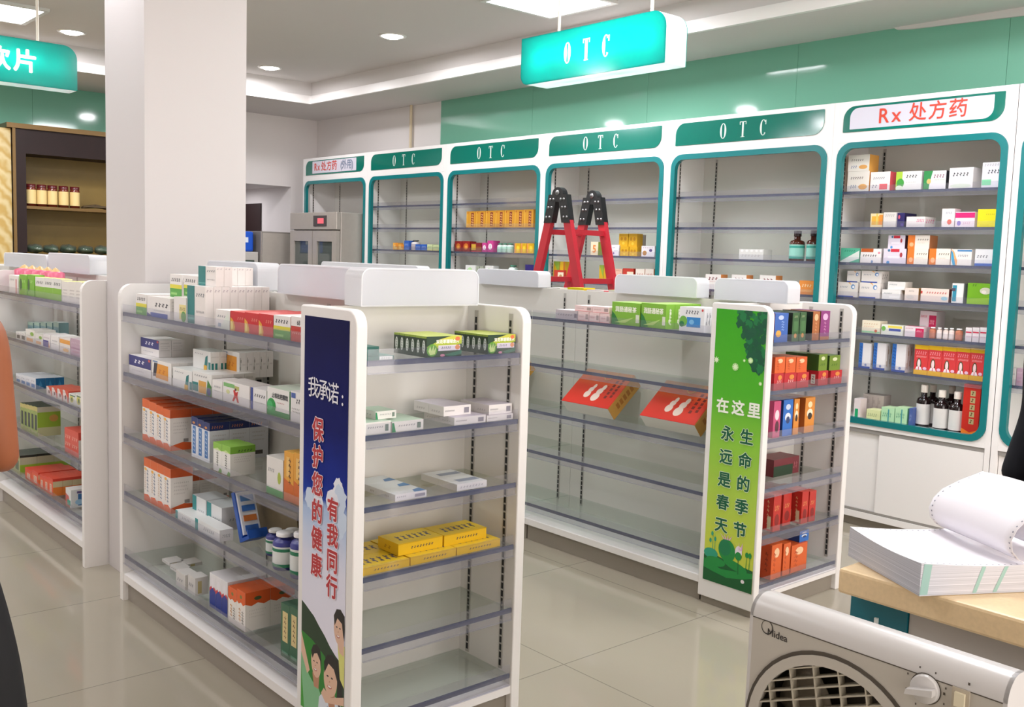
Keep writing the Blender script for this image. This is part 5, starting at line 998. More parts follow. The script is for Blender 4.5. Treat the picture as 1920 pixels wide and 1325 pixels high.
def decor(mb, ops, o, r, u, w, h):
    fr = Fr(o, r, u); l = 0
    for op in ops:
        k = op[0]; l += 1
        if k == 'r': quad(mb, fr, op[1]*w, op[2]*h, op[3]*w, op[4]*h, ink(op[5]), l)
        elif k == 'e': ell(mb, fr, min(max(op[1], op[3]), 1-op[3])*w, min(max(op[2], op[4]), 1-op[4])*h, op[3]*w, op[4]*h, ink(op[5]), l, 14)
        elif k == 'p': poly(mb, fr, [(a*w, b*h) for a, b in op[1]], ink(op[2]), l)
        elif k == 't' or k == 'g':
            x0, y0, x1, y1, n, c = op[1:]; p = (x1-x0)/n; m_ = ink(c)
            for i in range(n):
                a = x0+p*i; b = a+p*.74; hh = y1-y0; s = (i*7+n*3) % 3
                quad(mb, fr, (a+p*.26)*w, y0*h, (a+p*.46)*w, y1*h, m_, l)
                quad(mb, fr, a*w, (y0+hh*(.06+.1*s))*h, (a+p*.27)*w, (y0+hh*(.3+.1*s))*h, m_, l); quad(mb, fr, (a+p*.45)*w, (y0+hh*.62)*h, b*w, (y0+hh*.84)*h, m_, l)
        elif k == 'V':
            x, y0, y1, n, c = op[1:]; p = (y1-y0)/n; m_ = ink(c); q = min(.18, .16)
            for i in range(n):
                b = y0+p*i; s = i % 2
                quad(mb, fr, (x-q*.8)*w, (b+p*.32)*h, (x+q*.8)*w, (b+p*.46)*h, m_, l); quad(mb, fr, (x-q*(.2+.3*s))*w, (b+p*.47)*h, (x+q*.1)*w, (b+p*.8)*h, m_, l); quad(mb, fr, (x+q*.1)*w, (b+p*.04)*h, (x+q*.45)*w, (b+p*.31)*h, m_, l)
        elif k == 'T' and op[1]:
            sz = op[4]*h; nW = len(op[1])*sz; sx = min(1, w*.8/nW) if len(op[1]) > 1 else 1
            text(mb, fr, op[1], op[2]*w, op[3]*h, sz, ink(op[5]), l, .03, sx)
MESH = {}
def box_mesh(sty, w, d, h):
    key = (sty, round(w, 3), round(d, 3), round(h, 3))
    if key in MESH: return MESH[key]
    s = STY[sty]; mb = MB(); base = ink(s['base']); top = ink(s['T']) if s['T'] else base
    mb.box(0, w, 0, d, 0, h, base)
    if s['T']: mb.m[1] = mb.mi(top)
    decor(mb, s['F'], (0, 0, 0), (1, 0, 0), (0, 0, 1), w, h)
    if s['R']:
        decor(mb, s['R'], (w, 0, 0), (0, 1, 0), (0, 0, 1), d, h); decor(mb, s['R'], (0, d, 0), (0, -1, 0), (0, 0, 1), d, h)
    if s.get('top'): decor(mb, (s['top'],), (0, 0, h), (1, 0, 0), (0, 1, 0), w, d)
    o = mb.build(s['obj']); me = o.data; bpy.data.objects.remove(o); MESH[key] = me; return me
ORD = ['zeroth', 'first', 'second', 'third', 'fourth', 'fifth', 'sixth', 'seventh', 'eighth', 'ninth', 'tenth', 'eleventh', 'twelfth', 'thirteenth', 'fourteenth', 'fifteenth', 'sixteenth', 'seventeenth', 'eighteenth', 'nineteenth', 'twentieth', 'twenty-first', 'twenty-second']
SHN = {0: 'top shelf', 1: 'second shelf', 2: 'third shelf', 3: 'fourth shelf', 4: 'fifth shelf', 5: 'sixth shelf', 6: 'bottom board'}
def put_bottle(s, x, y, z, r, h, lab, grp):
    t = thing(s['obj'], (x, y, z), lab, s['cat'], grp); nk = s.get('neck', .16)
    bm_ = mat('bottle_'+s['body'][1:], s['body'], .08 if s.get('glassy') else .35, .5); cm = mat('cap_'+s['cap'][1:], s['cap'], .35); c = (x, y, z)
    if s.get('cone'):
        MB().lathe([(0, 0), (r, 0), (r, h*.8), (r*.6, h*.86)], c, bm_, 14).build('bottle_body', t)
        MB().lathe([(r*.55, h*.855), (r*.25, h*.95), (0, h)], c, cm, 12).build('cap', t); return t
    hs = h*(1-nk)
    MB().lathe([(0, 0), (r*.92, 0), (r, r*.12), (r, hs*.86), (r*.86, hs*.95), (r*.42, hs*1.0), (r*.40, h*.9)], c, bm_, 20).build('bottle_body', t)
    l = MB(); l.lathe([(r*1.012, hs*.12), (r*1.012, hs*.78)], c, mat('label_'+s['label'][1:], s['label'], .5), 20)
    if s.get('lab2'): l.lathe([(r*1.02, hs*.12), (r*1.02, hs*.22)], c, mat('label_'+s['lab2'][1:], s['lab2'], .5), 20); l.lathe([(r*1.02, hs*.62), (r*1.02, hs*.72)], c, mat('label_'+s['lab2'][1:], s['lab2'], .5), 20)
    l.build('label', t)
    cr = r*.5 if nk > .2 else r*.72
    MB().lathe([(cr, h-h*nk*.62), (cr, h-.002), (cr*.9, h), (0, h)], c, cm, 18).build('cap', t); return t
NB = [0]
def label_for(*v):
    for t in v:
        if len(t.replace('-', ' ').split()) <= 16: return t
    print('LONG', v[-1]); return v[-1]
def shelf_goods(unit, lv, axis, plane, zsh, items, lo=-99, hi=99):
    """items: (style, u0, u1, vtop, opts); axis 'y' -> goods face -Y on plane y, 'x' -> goods face +X on plane x"""
    shelf = SHN[lv]; order = sorted(range(len(items)), key=lambda i: items[i][1]); rank = {i: k+1 for k, i in enumerate(order)}
    tops = {}; cnt = {}
    for it in items: cnt[it[0]] = cnt.get(it[0], 0)+1
    last_in = {}
    for i, it in enumerate(items):
        st, u0, u1, vt = it[:4]; o = it[4] if len(it) > 4 else {}; s = STY[st]
        dy = o.get('dy', 0); n = o.get('n', 1); th = o.get('th', .045); base = zsh+.0006 if 'on' not in o else tops[o['on']]+.0006
        um = (u0+u1)/2
        if axis == 'y':
            pl = plane+dy; a = at(u0, vt, y=pl); b = at(u1, vt, y=pl); x0, x1 = max(lo, a.x+.0005), min(hi, b.x-.0005); top = at(um, vt, y=pl).z
        else:
            pl = plane-dy; a = at(u0, vt, x=pl); b = at(u1, vt, x=pl); x0, x1 = max(lo, a.y+.0005), min(hi, b.y-.0005); top = at(um, vt, x=pl).z
        h = o.get('h') or max(.012, top-base); w = max(.008, x1-x0)
        tops[i] = base+h; k = rank[i]; pos = ORD[k]+' item from left'
        where = f'{shelf}, {unit}'
        if s['kind'] == 'bottle':
            r = w/2; c = ((x0+x1)/2, pl+r) if axis == 'y' else (pl-r, (x0+x1)/2)
            put_bottle(s, c[0], c[1], base, r, h, label_for(f"{s['desc']}, {pos}, {where}", f"{s['desc']}, {ORD[k]} from left, {where}"), f"set of {s['desc']} on the {shelf} of the {unit}" if cnt[st] > 1 else None); NB[0] += 1; continue
        if 'cabinet' in unit and n > 1: n = 1
        me = box_mesh(st, w, th-.0008, h); rot = o.get('rot', 0); nm = s['obj']; ct = s['cat']
        if nm == 'medicine_box':
            if h > 1.5*w: nm, ct = 'medicine_carton', 'medicine carton'
            elif h < .5*w: nm, ct = 'flat_medicine_box', 'flat medicine box'
        for q in range(n):
            ob = bpy.data.objects.new(nm, me); COL.objects.link(ob); NB[0] += 1
            if axis == 'y': ob.location = (x0, pl+q*th, base); ob.rotation_euler = (0, 0, rot)
            else: ob.location = (pl-q*th, x0, base); ob.rotation_euler = (0, 0, math.pi/2+rot)
            if q == 0: lab = label_for(f"{s['desc']}, {pos}, {where}", f"{s['desc']}, {ORD[k]} from left, {where}")
            else: lab = label_for(f"{s['desc']}, {ORD[q+1]} in queue behind {ORD[k]} item, {where}", f"{s['desc']}, {ORD[q+1]} deep behind {ORD[k]} item, {where}", f"{s['desc']}, {ORD[q+1]} deep at {ORD[k]} place, {where}", f"{s['desc'].replace('upright ', '').replace('small ', '')}, {ORD[q+1]} deep at {ORD[k]} place, {where}")
            tag(ob, lab, ct, f"set of {s['desc']} on the {shelf} of the {unit}" if (n > 1 or cnt[st] > 1) else None)
def rep(st, u0, u1, v0, m, o=None, v1=None):
    """m equal fronts side by side; vtop runs v0..v1"""
    v1 = v0 if v1 is None else v1; out = []
    for k in range(m): out.append((st, u0+(u1-u0)*k/m, u0+(u1-u0)*(k+1)/m, v0+(v1-v0)*(k+.5)/m, dict(o or {})))
    return out
n_, g_ = 'near gondola', G1Y+.024
shelf_goods(n_, 0, 'y', g_, ZL1[0], [('yg', 255, 275, 551, dict(n=4, th=.035)), ('wbl', 276, 319, 557, dict(n=3, th=.05)), ('wye', 326, 349, 557, dict(n=4, th=.04)),
    ('yg', 319, 341, 514, dict(n=2, th=.05, dy=.06, on=1)), ('yg', 345, 370, 517, dict(n=2, th=.035, dy=.055, on=2)), ('teal', 351, 385, 536, dict(n=8, th=.03, dy=.006)),
    ('teal', 372, 405, 499, dict(n=2, th=.03, dy=.045, on=5)), ('teal', 417, 431, 501, dict(n=3, th=.03, dy=.14, on=5)), ('wgr', 404, 431, 581, dict(n=2, th=.04))]
    + rep('redy', 432, 512, 583, 3, dict(n=4, th=.05), 590) + [('yg', 513, 545, 592, dict(n=3, th=.05)), ('r68', 546, 569, 594, dict(n=2, th=.05))])
shelf_goods(n_, 1, 'y', g_, ZL1[1], [('navy', 242, 283, 669, dict(n=2, th=.05)), ('navy', 264, 298, 635, dict(n=2, th=.05, dy=.05, on=0)), ('oran', 285, 321, 677, dict(n=7, th=.032)), ('tgre', 324, 360, 692, dict(n=6, th=.035)),
    ('ogb', 361, 397, 699, dict(n=4, th=.04)), ('tgre', 362, 395, 657, dict(n=2, th=.035, dy=.06, on=3)), ('plw', 398, 417, 713, dict(n=2, th=.04)), ('dsq', 399, 417, 703, dict(n=6, th=.026, dy=.1)), ('oran', 417, 449, 658, dict(n=5, th=.026, dy=.12, on=7)),
    ('redfig', 418, 468, 718, dict(n=2, th=.04)), ('blst', 470, 500, 729, dict(n=3, th=.045)), ('gcir', 501, 543, 729, dict(n=6, th=.04)), ('bmk', 545, 569, 735, dict(n=3, th=.04))])
shelf_goods(n_, 2, 'y', g_, ZL1[2], rep('otop', 267, 319, 745, 4, dict(n=3, th=.082), 770) + rep('btop', 359, 393, 779, 3, dict(n=3, th=.075, dy=.03), 794) + rep('gtop', 400, 432, 828, 2, dict(n=1, th=.09, dy=.0), 838)
    + [('wgb', 500, 531, 858, dict(n=1, th=.08))] + rep('obox', 533, 569, 846, 2, dict(n=2, th=.06), 852))
shelf_goods(n_, 3, 'y', g_, ZL1[3], rep('otop', 270, 320, 856, 4, dict(n=1, th=.085), 880) + [('otop', 332, 346, 889, dict(n=3, th=.06, dy=.08)), ('tstand', 361, 386, 932, dict(n=1, th=.09, dy=.05)), ('tstand', 388, 416, 946, dict(n=1, th=.09, dy=.05)),
    ('ttile', 329, 366, 958, dict(n=1, th=.07, dy=-.005, h=.03)), ('ttile', 366, 412, 975, dict(n=1, th=.05, dy=-.008, h=.04))]
    + [('nbot', 492, 509, 994, dict(dy=.05)), ('nbot', 503, 525, 1000, dict(dy=.0)), ('nbot', 523, 541, 994, dict(dy=.062)), ('nbot', 536, 558, 1000, dict(dy=.004)), ('nbot', 551, 569, 990, dict(dy=.055))])
shelf_goods(n_, 4, 'y', g_, ZL1[4], [('grys', 304, 318, 1060, dict(n=1, th=.06, dy=.07)), ('grys', 319, 334, 1062, dict(n=1, th=.05, dy=.06)), ('grys', 330, 347, 1073, dict(n=1, th=.05, dy=.005)), ('grys', 352, 366, 1080, dict(n=1, th=.05, dy=.01)), ('grys', 338, 352, 1060, dict(n=1, th=.06, dy=.12))]
    + rep('rbw', 393, 427, 1072, 3, dict(n=2, th=.07, dy=.01), 1092) + rep('owav', 428, 460, 1100, 2, dict(n=2, th=.09), 1110) + rep('gcre', 527, 560, 1130, 2, dict(n=2, th=.06, dy=.004), 1142))
# blue plastic tray leaning on the fourth shelf, cardboard tray behind it
p0 = at(455, 1020, y=1.45)
t = thing('blister_tray', (p0.x, p0.y, ZL1[3]), 'blue and white blister tray tipped up on the fourth shelf, near gondola', 'tray')
m = MB(); M_ = Matrix.Translation((p0.x-.02, p0.y+.01, ZL1[3]+.013)) @ Matrix.Rotation(math.radians(-24), 4, 'Y')
def bx(m, x0, x1, y0, y1, z0, z1, mt):
    b = len(m.v); m.box(x0, x1, y0, y1, z0, z1, mt); m.v[b:] = [M_ @ v for v in m.v[b:]]
BLU = ink('#2456ae'); bx(m, -.022, 0, 0, .07, .012, .17, BLU); m.build('tray_back', t); m = MB(); bx(m, -.022, .05, 0, .07, 0, .012, BLU); bx(m, .044, .05, 0, .07, .012, .03, BLU); m.build('tray_foot', t)
m = MB(); bx(m, .001, .012, .004, .066, .02, .165, ink('#d9dde4')); m.build('blister_card', t)
m = MB()
for k in range(4): bx(m, .0125, .016, .012, .058, .03+.034*k, .05+.034*k, ink(['#3a6ab4', '#c9763c', '#3a6ab4', '#5a86c4'][k]))
m.build('print', t)
t = thing('cardboard_tray', (-2.92, 1.6, ZL1[3]), 'open brown cardboard carton at the back of the fourth shelf, near gondola', 'carton')
KB = mat('cardboard', '#6f6148', .7, noise=.12, nscale=30); xa, xb, ya, yb_ = -3.14, -2.70, 1.565, 1.69; zz = ZL1[3]+.0008
m = MB(); m.box(xa, xb, ya, yb_, zz, zz+.004, KB); m.box(xa, xa+.004, ya, yb_, zz+.004, zz+.13, KB); m.box(xb-.004, xb, ya, yb_, zz+.004, zz+.13, KB); m.box(xa+.004, xb-.004, yb_-.004, yb_, zz+.004, zz+.175, KB); m.box(xa+.004, xb-.004, ya, ya+.004, zz+.004, zz+.115, KB); m.build('carton_body', t)
fp = [at(u_, v_, y=1.57) for u_, v_ in ((448, 978), (478, 930), (562, 962), (566, 1000), (450, 1000))]
MB().prism([(max(xa, p.x), 1.557, max(zz+.005, p.z)) for p in fp], (0, .004, 0), KB).build('flap', t)
e_, q_ = 'blue banner unit', G1Q-.026
shelf_goods(e_, 0, 'x', q_, ZE1[0], [('tflat', 672, 739, 668, dict(n=1, th=.09)), ('tdk', 672, 711, 650, dict(n=1, th=.08, dy=.004, on=0)), ('herb', 800, 866, 630, dict(n=6, th=.027)), ('herb', 915, 972, 627, dict(n=6, th=.027))], lo=G1Y+.038, hi=G1B-.041)
shelf_goods(e_, 1, 'x', q_, ZE1[1], [('gwf', 676, 733, 791, dict(n=1, th=.12)), ('gwf', 735, 794, 788, dict(n=1, th=.12)), ('gwf', 704, 743, 770, dict(n=1, th=.09, dy=.03, on=0)), ('wlil', 852, 911, 780, dict(n=2, th=.075)), ('wlil', 913, 972, 776, dict(n=2, th=.075)), ('wlil', 832, 883, 760, dict(n=2, th=.075, dy=.03, on=3)), ('wlil', 917, 971, 757, dict(n=2, th=.07, dy=.006, on=4))], lo=G1Y+.038, hi=G1B-.041)
shelf_goods(e_, 2, 'x', q_, ZE1[2], [('wblc', 741, 800, 923, dict(n=3, th=.075)), ('wgre', 857, 913, 904, dict(n=2, th=.09))], lo=G1Y+.038, hi=G1B-.041)
shelf_goods(e_, 3, 'x', q_, ZE1[3], [('yell', 674, 768, 1057, dict(n=2, th=.105)), ('yell', 770, 855, 1036, dict(n=2, th=.105)), ('yell', 857, 938, 1018, dict(n=2, th=.105)), ('yell', 747, 830, 1012, dict(n=1, th=.105, dy=.03, on=1)), ('yell', 833, 912, 996, dict(n=1, th=.105, dy=.03, on=2))], lo=G1Y+.038, hi=G1B-.041)
m_, y2 = 'middle gondola', G2Y+.026
shelf_goods(m_, 0, 'y', y2, ZL2[0], [('gyf', 1042, 1083, 581, dict(n=1, th=.1)), ('pkf', 1084, 1104, 584, dict(n=1, th=.1)), ('pkf', 1105, 1124, 586, dict(n=1, th=.1)), ('pkf', 1125, 1143, 588, dict(n=1, th=.1)), ('pkf', 1078, 1110, 573, dict(n=1, th=.1, dy=.01, on=1)), ('pkf', 1111, 1142, 575, dict(n=1, th=.1, dy=.01, on=2)),
    ('tea', 1148, 1201, 567, dict(n=2, th=.07)), ('tea', 1203, 1250, 569, dict(n=4, th=.06)), ('wblue', 1275, 1322, 576, dict(n=2, th=.06))])
# leaning red gift boxes
RG = ramp_mat('gift_red', 2, [(-.0, '#d8291c'), (.12, '#df3a22'), (.2, '#e0702c'), (.27, '#d8963c')], .3)
def gift(u, lab, w=.315, hh=.235):
    p = at(u, 985, y=3.40); z = ZL2[2]; t = thing('gift_box', (p.x, 3.40, z), lab, 'gift box', 'red gift boxes leaning on the middle gondola')
    a = math.radians(50); Mx = Matrix.Translation((p.x, 3.405, z+.0605)) @ Matrix.Rotation(-a, 4, 'X')
    def tr(m, parent, nm, off=True):
        o = bpy.data.objects.new(nm, None)
        return o
    def mk(build, nm, par):
        m = MB(); build(m); ob = m.build(nm); me = ob.data; bpy.data.objects.remove(ob)
        ob = bpy.data.objects.new(nm, me); COL.objects.link(ob); ob.parent = par; WORLD[ob.name] = Vector()
        if par is t: ob.matrix_local = Matrix.Translation(-t.location) @ Mx
        return ob
    d = .072
    b = mk(lambda m: m.box(0, w, 0, d, 0, hh, ink('#e8e2da')), 'box_body', t)
    mk(lambda m: m.box(0, w, -.002, 0, 0, hh, RG), 'front_sheet', t)
    mk(lambda m: m.box(w, w+.002, 0, d, .0, hh, ink('#cf9a4a')), 'side_sheet', t)
    wf = ink('#f0d8cc'); bk = ink('#7a1a14')
    def fig(m):
        fr = Fr((0, -.002, 0), (1, 0, 0), (0, 0, 1))
        for cx, cz, s in ((.125, .07, 1.0), (.185, .06, 1.2)):
            ell(m, fr, cx, cz, .02*s, .024*s, wf, 1); ell(m, fr, cx+.004, cz+.032*s, .016*s, .018*s, wf, 2); ell(m, fr, cx+.012*s, cz+.055*s, .01*s, .016*s, wf, 3)
        for k in range(5): text(m, fr, '礼', .245+.0*k, .07+k*.026, .022, bk, 1, .02) if False else quad(m, fr, .24, .06+k*.026, .256, .078+k*.026, bk, 1)
        for k in range(6): quad(m, fr, .272, .07+k*.022, .287, .086+k*.022, bk, 1)
        for k in range(4): quad(m, fr, .215, .09+k*.014, .222, .099+k*.014, ink('#b8301c'), 1)
    mk(fig, 'front_print', t)
    def side(m):
        fr = Fr((w+.002, 0, 0), (0, 1, 0), (0, 0, 1))
        for k in range(5): quad(m, fr, .02, .05+k*.03, .05, .07+k*.03, ink('#b0702c'), 1)
    mk(side, 'side_print', t)
    def cord(m): m.tube([(.13+.1*k/14, -.006, hh-.002-.06*math.sin(math.pi*k/14)) for k in range(15)], .0022, mat('cord_yellow', '#e8b43a', .5), 6)
    mk(cord, 'handle_cord', t)
gift(1043, 'left of the two red gift boxes leaning fully in view, middle gondola'); gift(1189, 'right red gift box leaning beside the green banner, middle gondola'); gift(866, 'red gift box mostly hidden behind the blue-banner end unit')
g2, x2 = 'green banner unit', G2Q-.026
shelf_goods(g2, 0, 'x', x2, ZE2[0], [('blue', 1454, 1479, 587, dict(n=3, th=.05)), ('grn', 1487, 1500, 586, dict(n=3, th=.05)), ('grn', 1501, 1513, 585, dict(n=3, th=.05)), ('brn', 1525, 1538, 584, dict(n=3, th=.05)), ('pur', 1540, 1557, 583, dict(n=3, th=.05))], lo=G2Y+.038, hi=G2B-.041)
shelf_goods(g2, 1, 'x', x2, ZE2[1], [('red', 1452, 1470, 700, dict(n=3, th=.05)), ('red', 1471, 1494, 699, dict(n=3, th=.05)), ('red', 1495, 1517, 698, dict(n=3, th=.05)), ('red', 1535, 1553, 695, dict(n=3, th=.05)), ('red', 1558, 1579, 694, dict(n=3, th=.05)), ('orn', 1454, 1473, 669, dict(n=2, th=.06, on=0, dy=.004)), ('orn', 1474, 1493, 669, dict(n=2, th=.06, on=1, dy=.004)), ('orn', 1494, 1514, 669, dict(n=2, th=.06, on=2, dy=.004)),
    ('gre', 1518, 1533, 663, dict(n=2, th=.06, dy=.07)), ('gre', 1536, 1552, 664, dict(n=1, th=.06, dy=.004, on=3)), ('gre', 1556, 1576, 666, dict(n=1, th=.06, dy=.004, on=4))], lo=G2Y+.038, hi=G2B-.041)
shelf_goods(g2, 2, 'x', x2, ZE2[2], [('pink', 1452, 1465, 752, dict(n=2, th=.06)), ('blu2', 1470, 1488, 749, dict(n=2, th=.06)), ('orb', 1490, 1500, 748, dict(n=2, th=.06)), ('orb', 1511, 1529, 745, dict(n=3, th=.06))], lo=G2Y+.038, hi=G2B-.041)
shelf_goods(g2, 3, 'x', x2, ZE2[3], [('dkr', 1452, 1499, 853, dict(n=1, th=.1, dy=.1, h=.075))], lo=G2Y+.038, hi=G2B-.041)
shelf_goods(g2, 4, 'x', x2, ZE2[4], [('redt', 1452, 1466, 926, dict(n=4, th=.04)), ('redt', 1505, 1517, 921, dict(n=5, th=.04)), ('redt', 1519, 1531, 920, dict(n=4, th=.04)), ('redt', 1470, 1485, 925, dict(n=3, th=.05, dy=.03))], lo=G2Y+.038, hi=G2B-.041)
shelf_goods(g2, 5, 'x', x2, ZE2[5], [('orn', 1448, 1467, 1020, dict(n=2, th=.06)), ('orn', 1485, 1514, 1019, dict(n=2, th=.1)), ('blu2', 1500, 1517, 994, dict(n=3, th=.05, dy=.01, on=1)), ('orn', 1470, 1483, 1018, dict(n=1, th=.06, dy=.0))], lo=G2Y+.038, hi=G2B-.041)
f_, y0_ = 'far left gondola', 1.434
shelf_goods(f_, 0, 'y', y0_, ZL0[0], [('wpk', 17, 34, 516, dict(n=1, th=.05)), ('lime', 36, 50, 515, dict(n=1, th=.05)), ('lime', 51, 64, 515, dict(n=1, th=.05))]+rep('wlim', 66, 115, 519, 3, dict(n=1, th=.05), 523)+rep('wylt', 116, 154, 527, 3, dict(n=3, th=.06), 529)
    + [('ybot', 22+15*k, 32+15*k, 495+1.5*k, dict(dy=.055)) for k in range(5)])
shelf_goods(f_, 1, 'y', y0_, ZL0[1], [('wblk', 30, 38, 622, dict(n=2, th=.05)), ('wblk', 39, 47, 623, dict(n=2, th=.05)), ('wog', 48, 65, 618, dict(n=2, th=.05)), ('wog', 66, 80, 626, dict(n=2, th=.05)), ('wpur', 81, 94, 627, dict(n=2, th=.05)), ('plw', 95, 110, 630, dict(n=2, th=.05)), ('worg', 112, 131, 634, dict(n=2, th=.05)), ('lil', 132, 154, 636, dict(n=2, th=.05))]
    + [('tiny', 52+12*k, 62+12*k, 604, dict(n=1, th=.05, dy=.14)) for k in range(5)])
shelf_goods(f_, 2, 'y', y0_, ZL0[2], rep('wbsq', 30, 67, 700, 4, dict(n=3, th=.045), 709) + rep('rw', 87, 128, 724, 4, dict(n=2, th=.06), 733) + rep('wygr', 129, 155, 738, 2, dict(n=2, th=.06), 741))
shelf_goods(f_, 3, 'y', y0_, ZL0[3], rep('blk', 38, 70, 755, 5, dict(n=1, th=.11), 763) + rep('redc', 121, 147, 801, 2, dict(n=2, th=.06), 811))
shelf_goods(f_, 4, 'y', y0_, ZL0[4], rep('dgr', 16, 37, 846, 2, dict(n=3, th=.085), 853) + rep('ror', 47, 72, 878, 2, dict(n=3, th=.06), 884) + rep('ror', 74, 99, 889, 3, dict(n=4, th=.045), 897) + rep('wbpic', 123, 133, 916, 1, dict(n=2, th=.09)))
c2 = 'second wall cabinet'; yc = CY+.073
shelf_goods(c2, 2, 'y', yc, ZCAB[2], [('smor', 737, 746, 455, dict(n=2, th=.06)), ('smor', 747, 757, 458, dict(n=2, th=.06)), ('smbl', 758, 767, 451, dict(n=2, th=.06)), ('smwh', 768, 778, 450, {}), ('smbl', 779, 789, 458, dict(n=2, th=.06)), ('smbl', 790, 800, 458, dict(n=2, th=.06)), ('smwg', 801, 811, 458, dict(n=2, th=.06)), ('smwg', 812, 823, 459, dict(n=2, th=.06))])
c3 = 'third wall cabinet'
shelf_goods(c3, 1, 'y', yc, ZCAB[1], [('ochr', 875+18*k, 892.5+18*k, 396-.6*k, dict(n=2, th=.07)) for k in range(7)])
shelf_goods(c3, 2, 'y', yc, ZCAB[2], [('rgold', 853, 866, 452, dict(n=2, th=.07)), ('rgold', 867, 881, 452, dict(n=2, th=.07)), ('yrd', 884, 903, 455, dict(n=2, th=.07)), ('pkb', 904, 913, 455, dict(n=2, th=.07)), ('pkb', 914, 925, 451, dict(n=2, th=.07)), ('gsm', 930, 938, 456, {}), ('gsm', 939, 947, 456, {}), ('gsm', 948, 957, 456, {}), ('ylw', 965, 976, 456, dict(n=2, th=.06)), ('ylw', 977, 987, 456, dict(n=2, th=.06)), ('ylw', 988, 1001, 456, dict(n=2, th=.06))])
shelf_goods(c3, 3, 'y', yc, ZCAB[3], [('wleaf', 873, 892, 497, dict(n=2, th=.07)), ('ggy', 893, 899, 499, dict(n=2, th=.07)), ('ggy', 900, 906, 499, dict(n=2, th=.07)), ('wleaf', 910, 925, 498, dict(n=2, th=.06)), ('gsm', 950, 962, 497, {}), ('purb', 985, 1001, 496, dict(n=2, th=.06))])
c4 = 'fourth wall cabinet'
shelf_goods(c4, 2, 'y', yc, ZCAB[2], [('fivb', 1108, 1122, 453, dict(n=1, th=.06)), ('wdot', 1147, 1161, 459, dict(n=2, th=.06)), ('ygrid', 1163, 1179, 462, dict(n=2, th=.06)), ('ygrid', 1180, 1195, 463, dict(n=2, th=.06)), ('ygrid', 1161, 1178, 438, dict(n=1, th=.06, on=2, dy=.01)), ('ygrid', 1179, 1195, 438, dict(n=1, th=.06, on=3, dy=.01)), ('v1', 1197, 1201, 440, dict(n=1, th=.06, dy=.1)), ('wflo', 1203, 1228, 461, dict(n=2, th=.07))])
shelf_goods(c4, 3, 'y', yc, ZCAB[3], [('ygw', 1038, 1060, 490, dict(n=2, th=.06)), ('rdw', 1039, 1057, 506, dict(n=1, th=.03, dy=-.034)), ('ygw', 1124, 1140, 497, dict(n=2, th=.06)), ('pchw', 1152, 1167, 504, dict(n=2, th=.06)), ('rdw', 1168, 1188, 503, dict(n=2, th=.06)), ('wrt', 1192, 1209, 504, dict(n=2, th=.06)), ('wrt', 1210, 1226, 504, dict(n=2, th=.06))])
c5 = 'fifth wall cabinet'
shelf_goods(c5, 2, 'y', yc, ZCAB[2], [('clr', 1386, 1432, 467, dict(n=1, th=.09)), ('brnb', 1476, 1501, 432, {}), ('brnb', 1509, 1531, 431, {})])
shelf_goods(c5, 3, 'y', yc, ZCAB[3], [('wtxt', 1323, 1352, 514, dict(n=2, th=.07)), ('wtxt', 1372, 1400, 515, dict(n=2, th=.07)), ('wtxt', 1425, 1455, 516, dict(n=2, th=.07)), ('ora6', 1499, 1526, 526, dict(n=2, th=.07))])
c6 = 'sixth wall cabinet'
Z6 = ZCAB[:5]+[ZCAB[5]]
shelf_goods(c6, 0, 'y', yc, ZCAB[0], [('o1', 1590, 1631, 321, dict(n=1, th=.1)), ('o1', 1591, 1631, 295, dict(n=1, th=.1, on=0, h=.09)), ('o2', 1633, 1670, 322, dict(n=1, th=.11)), ('o3', 1681, 1729, 321, dict(n=2, th=.07)), ('o4', 1733, 1775, 320, dict(n=1, th=.09)), ('o5', 1781, 1826, 314, dict(n=1, th=.1)), ('o6', 1843, 1879, 304, dict(n=1, th=.09))])
shelf_goods(c6, 1, 'y', yc, ZCAB[1], [('p1', 1633, 1656, 400, dict(n=1, th=.07)), ('p2', 1657, 1681, 398, dict(n=1, th=.06, dy=-.012)), ('p3', 1683, 1697, 399, dict(n=1, th=.13)), ('p4', 1700, 1735, 406, dict(n=1, th=.12, dy=-.012)), ('p5', 1767, 1791, 391, dict(n=1, th=.07)), ('p6', 1792, 1829, 397, dict(n=2, th=.06)), ('p7', 1834, 1873, 392, dict(n=1, th=.08))])
shelf_goods(c6, 2, 'y', yc, ZCAB[2], [('q1', 1577, 1612, 465, dict(n=2, th=.07)), ('q2', 1614, 1653, 466, dict(n=2, th=.07)), ('q3', 1657, 1700, 466, dict(n=1, th=.09)), ('q4', 1702, 1741, 466, dict(n=2, th=.09)), ('q4', 1743, 1783, 466, dict(n=1, th=.08)), ('q5', 1784, 1823, 467, dict(n=2, th=.07)), ('q6', 1829, 1866, 467, dict(n=2, th=.07)), ('q3', 1666, 1698, 441, dict(n=1, th=.07, on=2, dy=.01)), ('q4', 1703, 1744, 441, dict(n=2, th=.09, on=3, dy=.004))])
shelf_goods(c6, 3, 'y', yc, ZCAB[3], [('s1', 1572, 1609, 529, dict(n=2, th=.08)), ('s1', 1612, 1651, 530, dict(n=2, th=.08)), ('s2', 1654, 1689, 543, dict(n=1, th=.09)), ('s3', 1697, 1723, 540, dict(n=1, th=.09)), ('s4', 1727, 1780, 541, dict(n=1, th=.07)), ('s5', 1786, 1808, 531, dict(n=1, th=.05)), ('s6', 1815, 1860, 531, dict(n=1, th=.1)), ('s1', 1589, 1614, 508, dict(n=2, th=.08, on=0, dy=.015)), ('s1', 1616, 1654, 508, dict(n=2, th=.08, on=1, dy=.008)), ('s2', 1665, 1698, 528, dict(n=1, th=.08, on=2, dy=.01))])
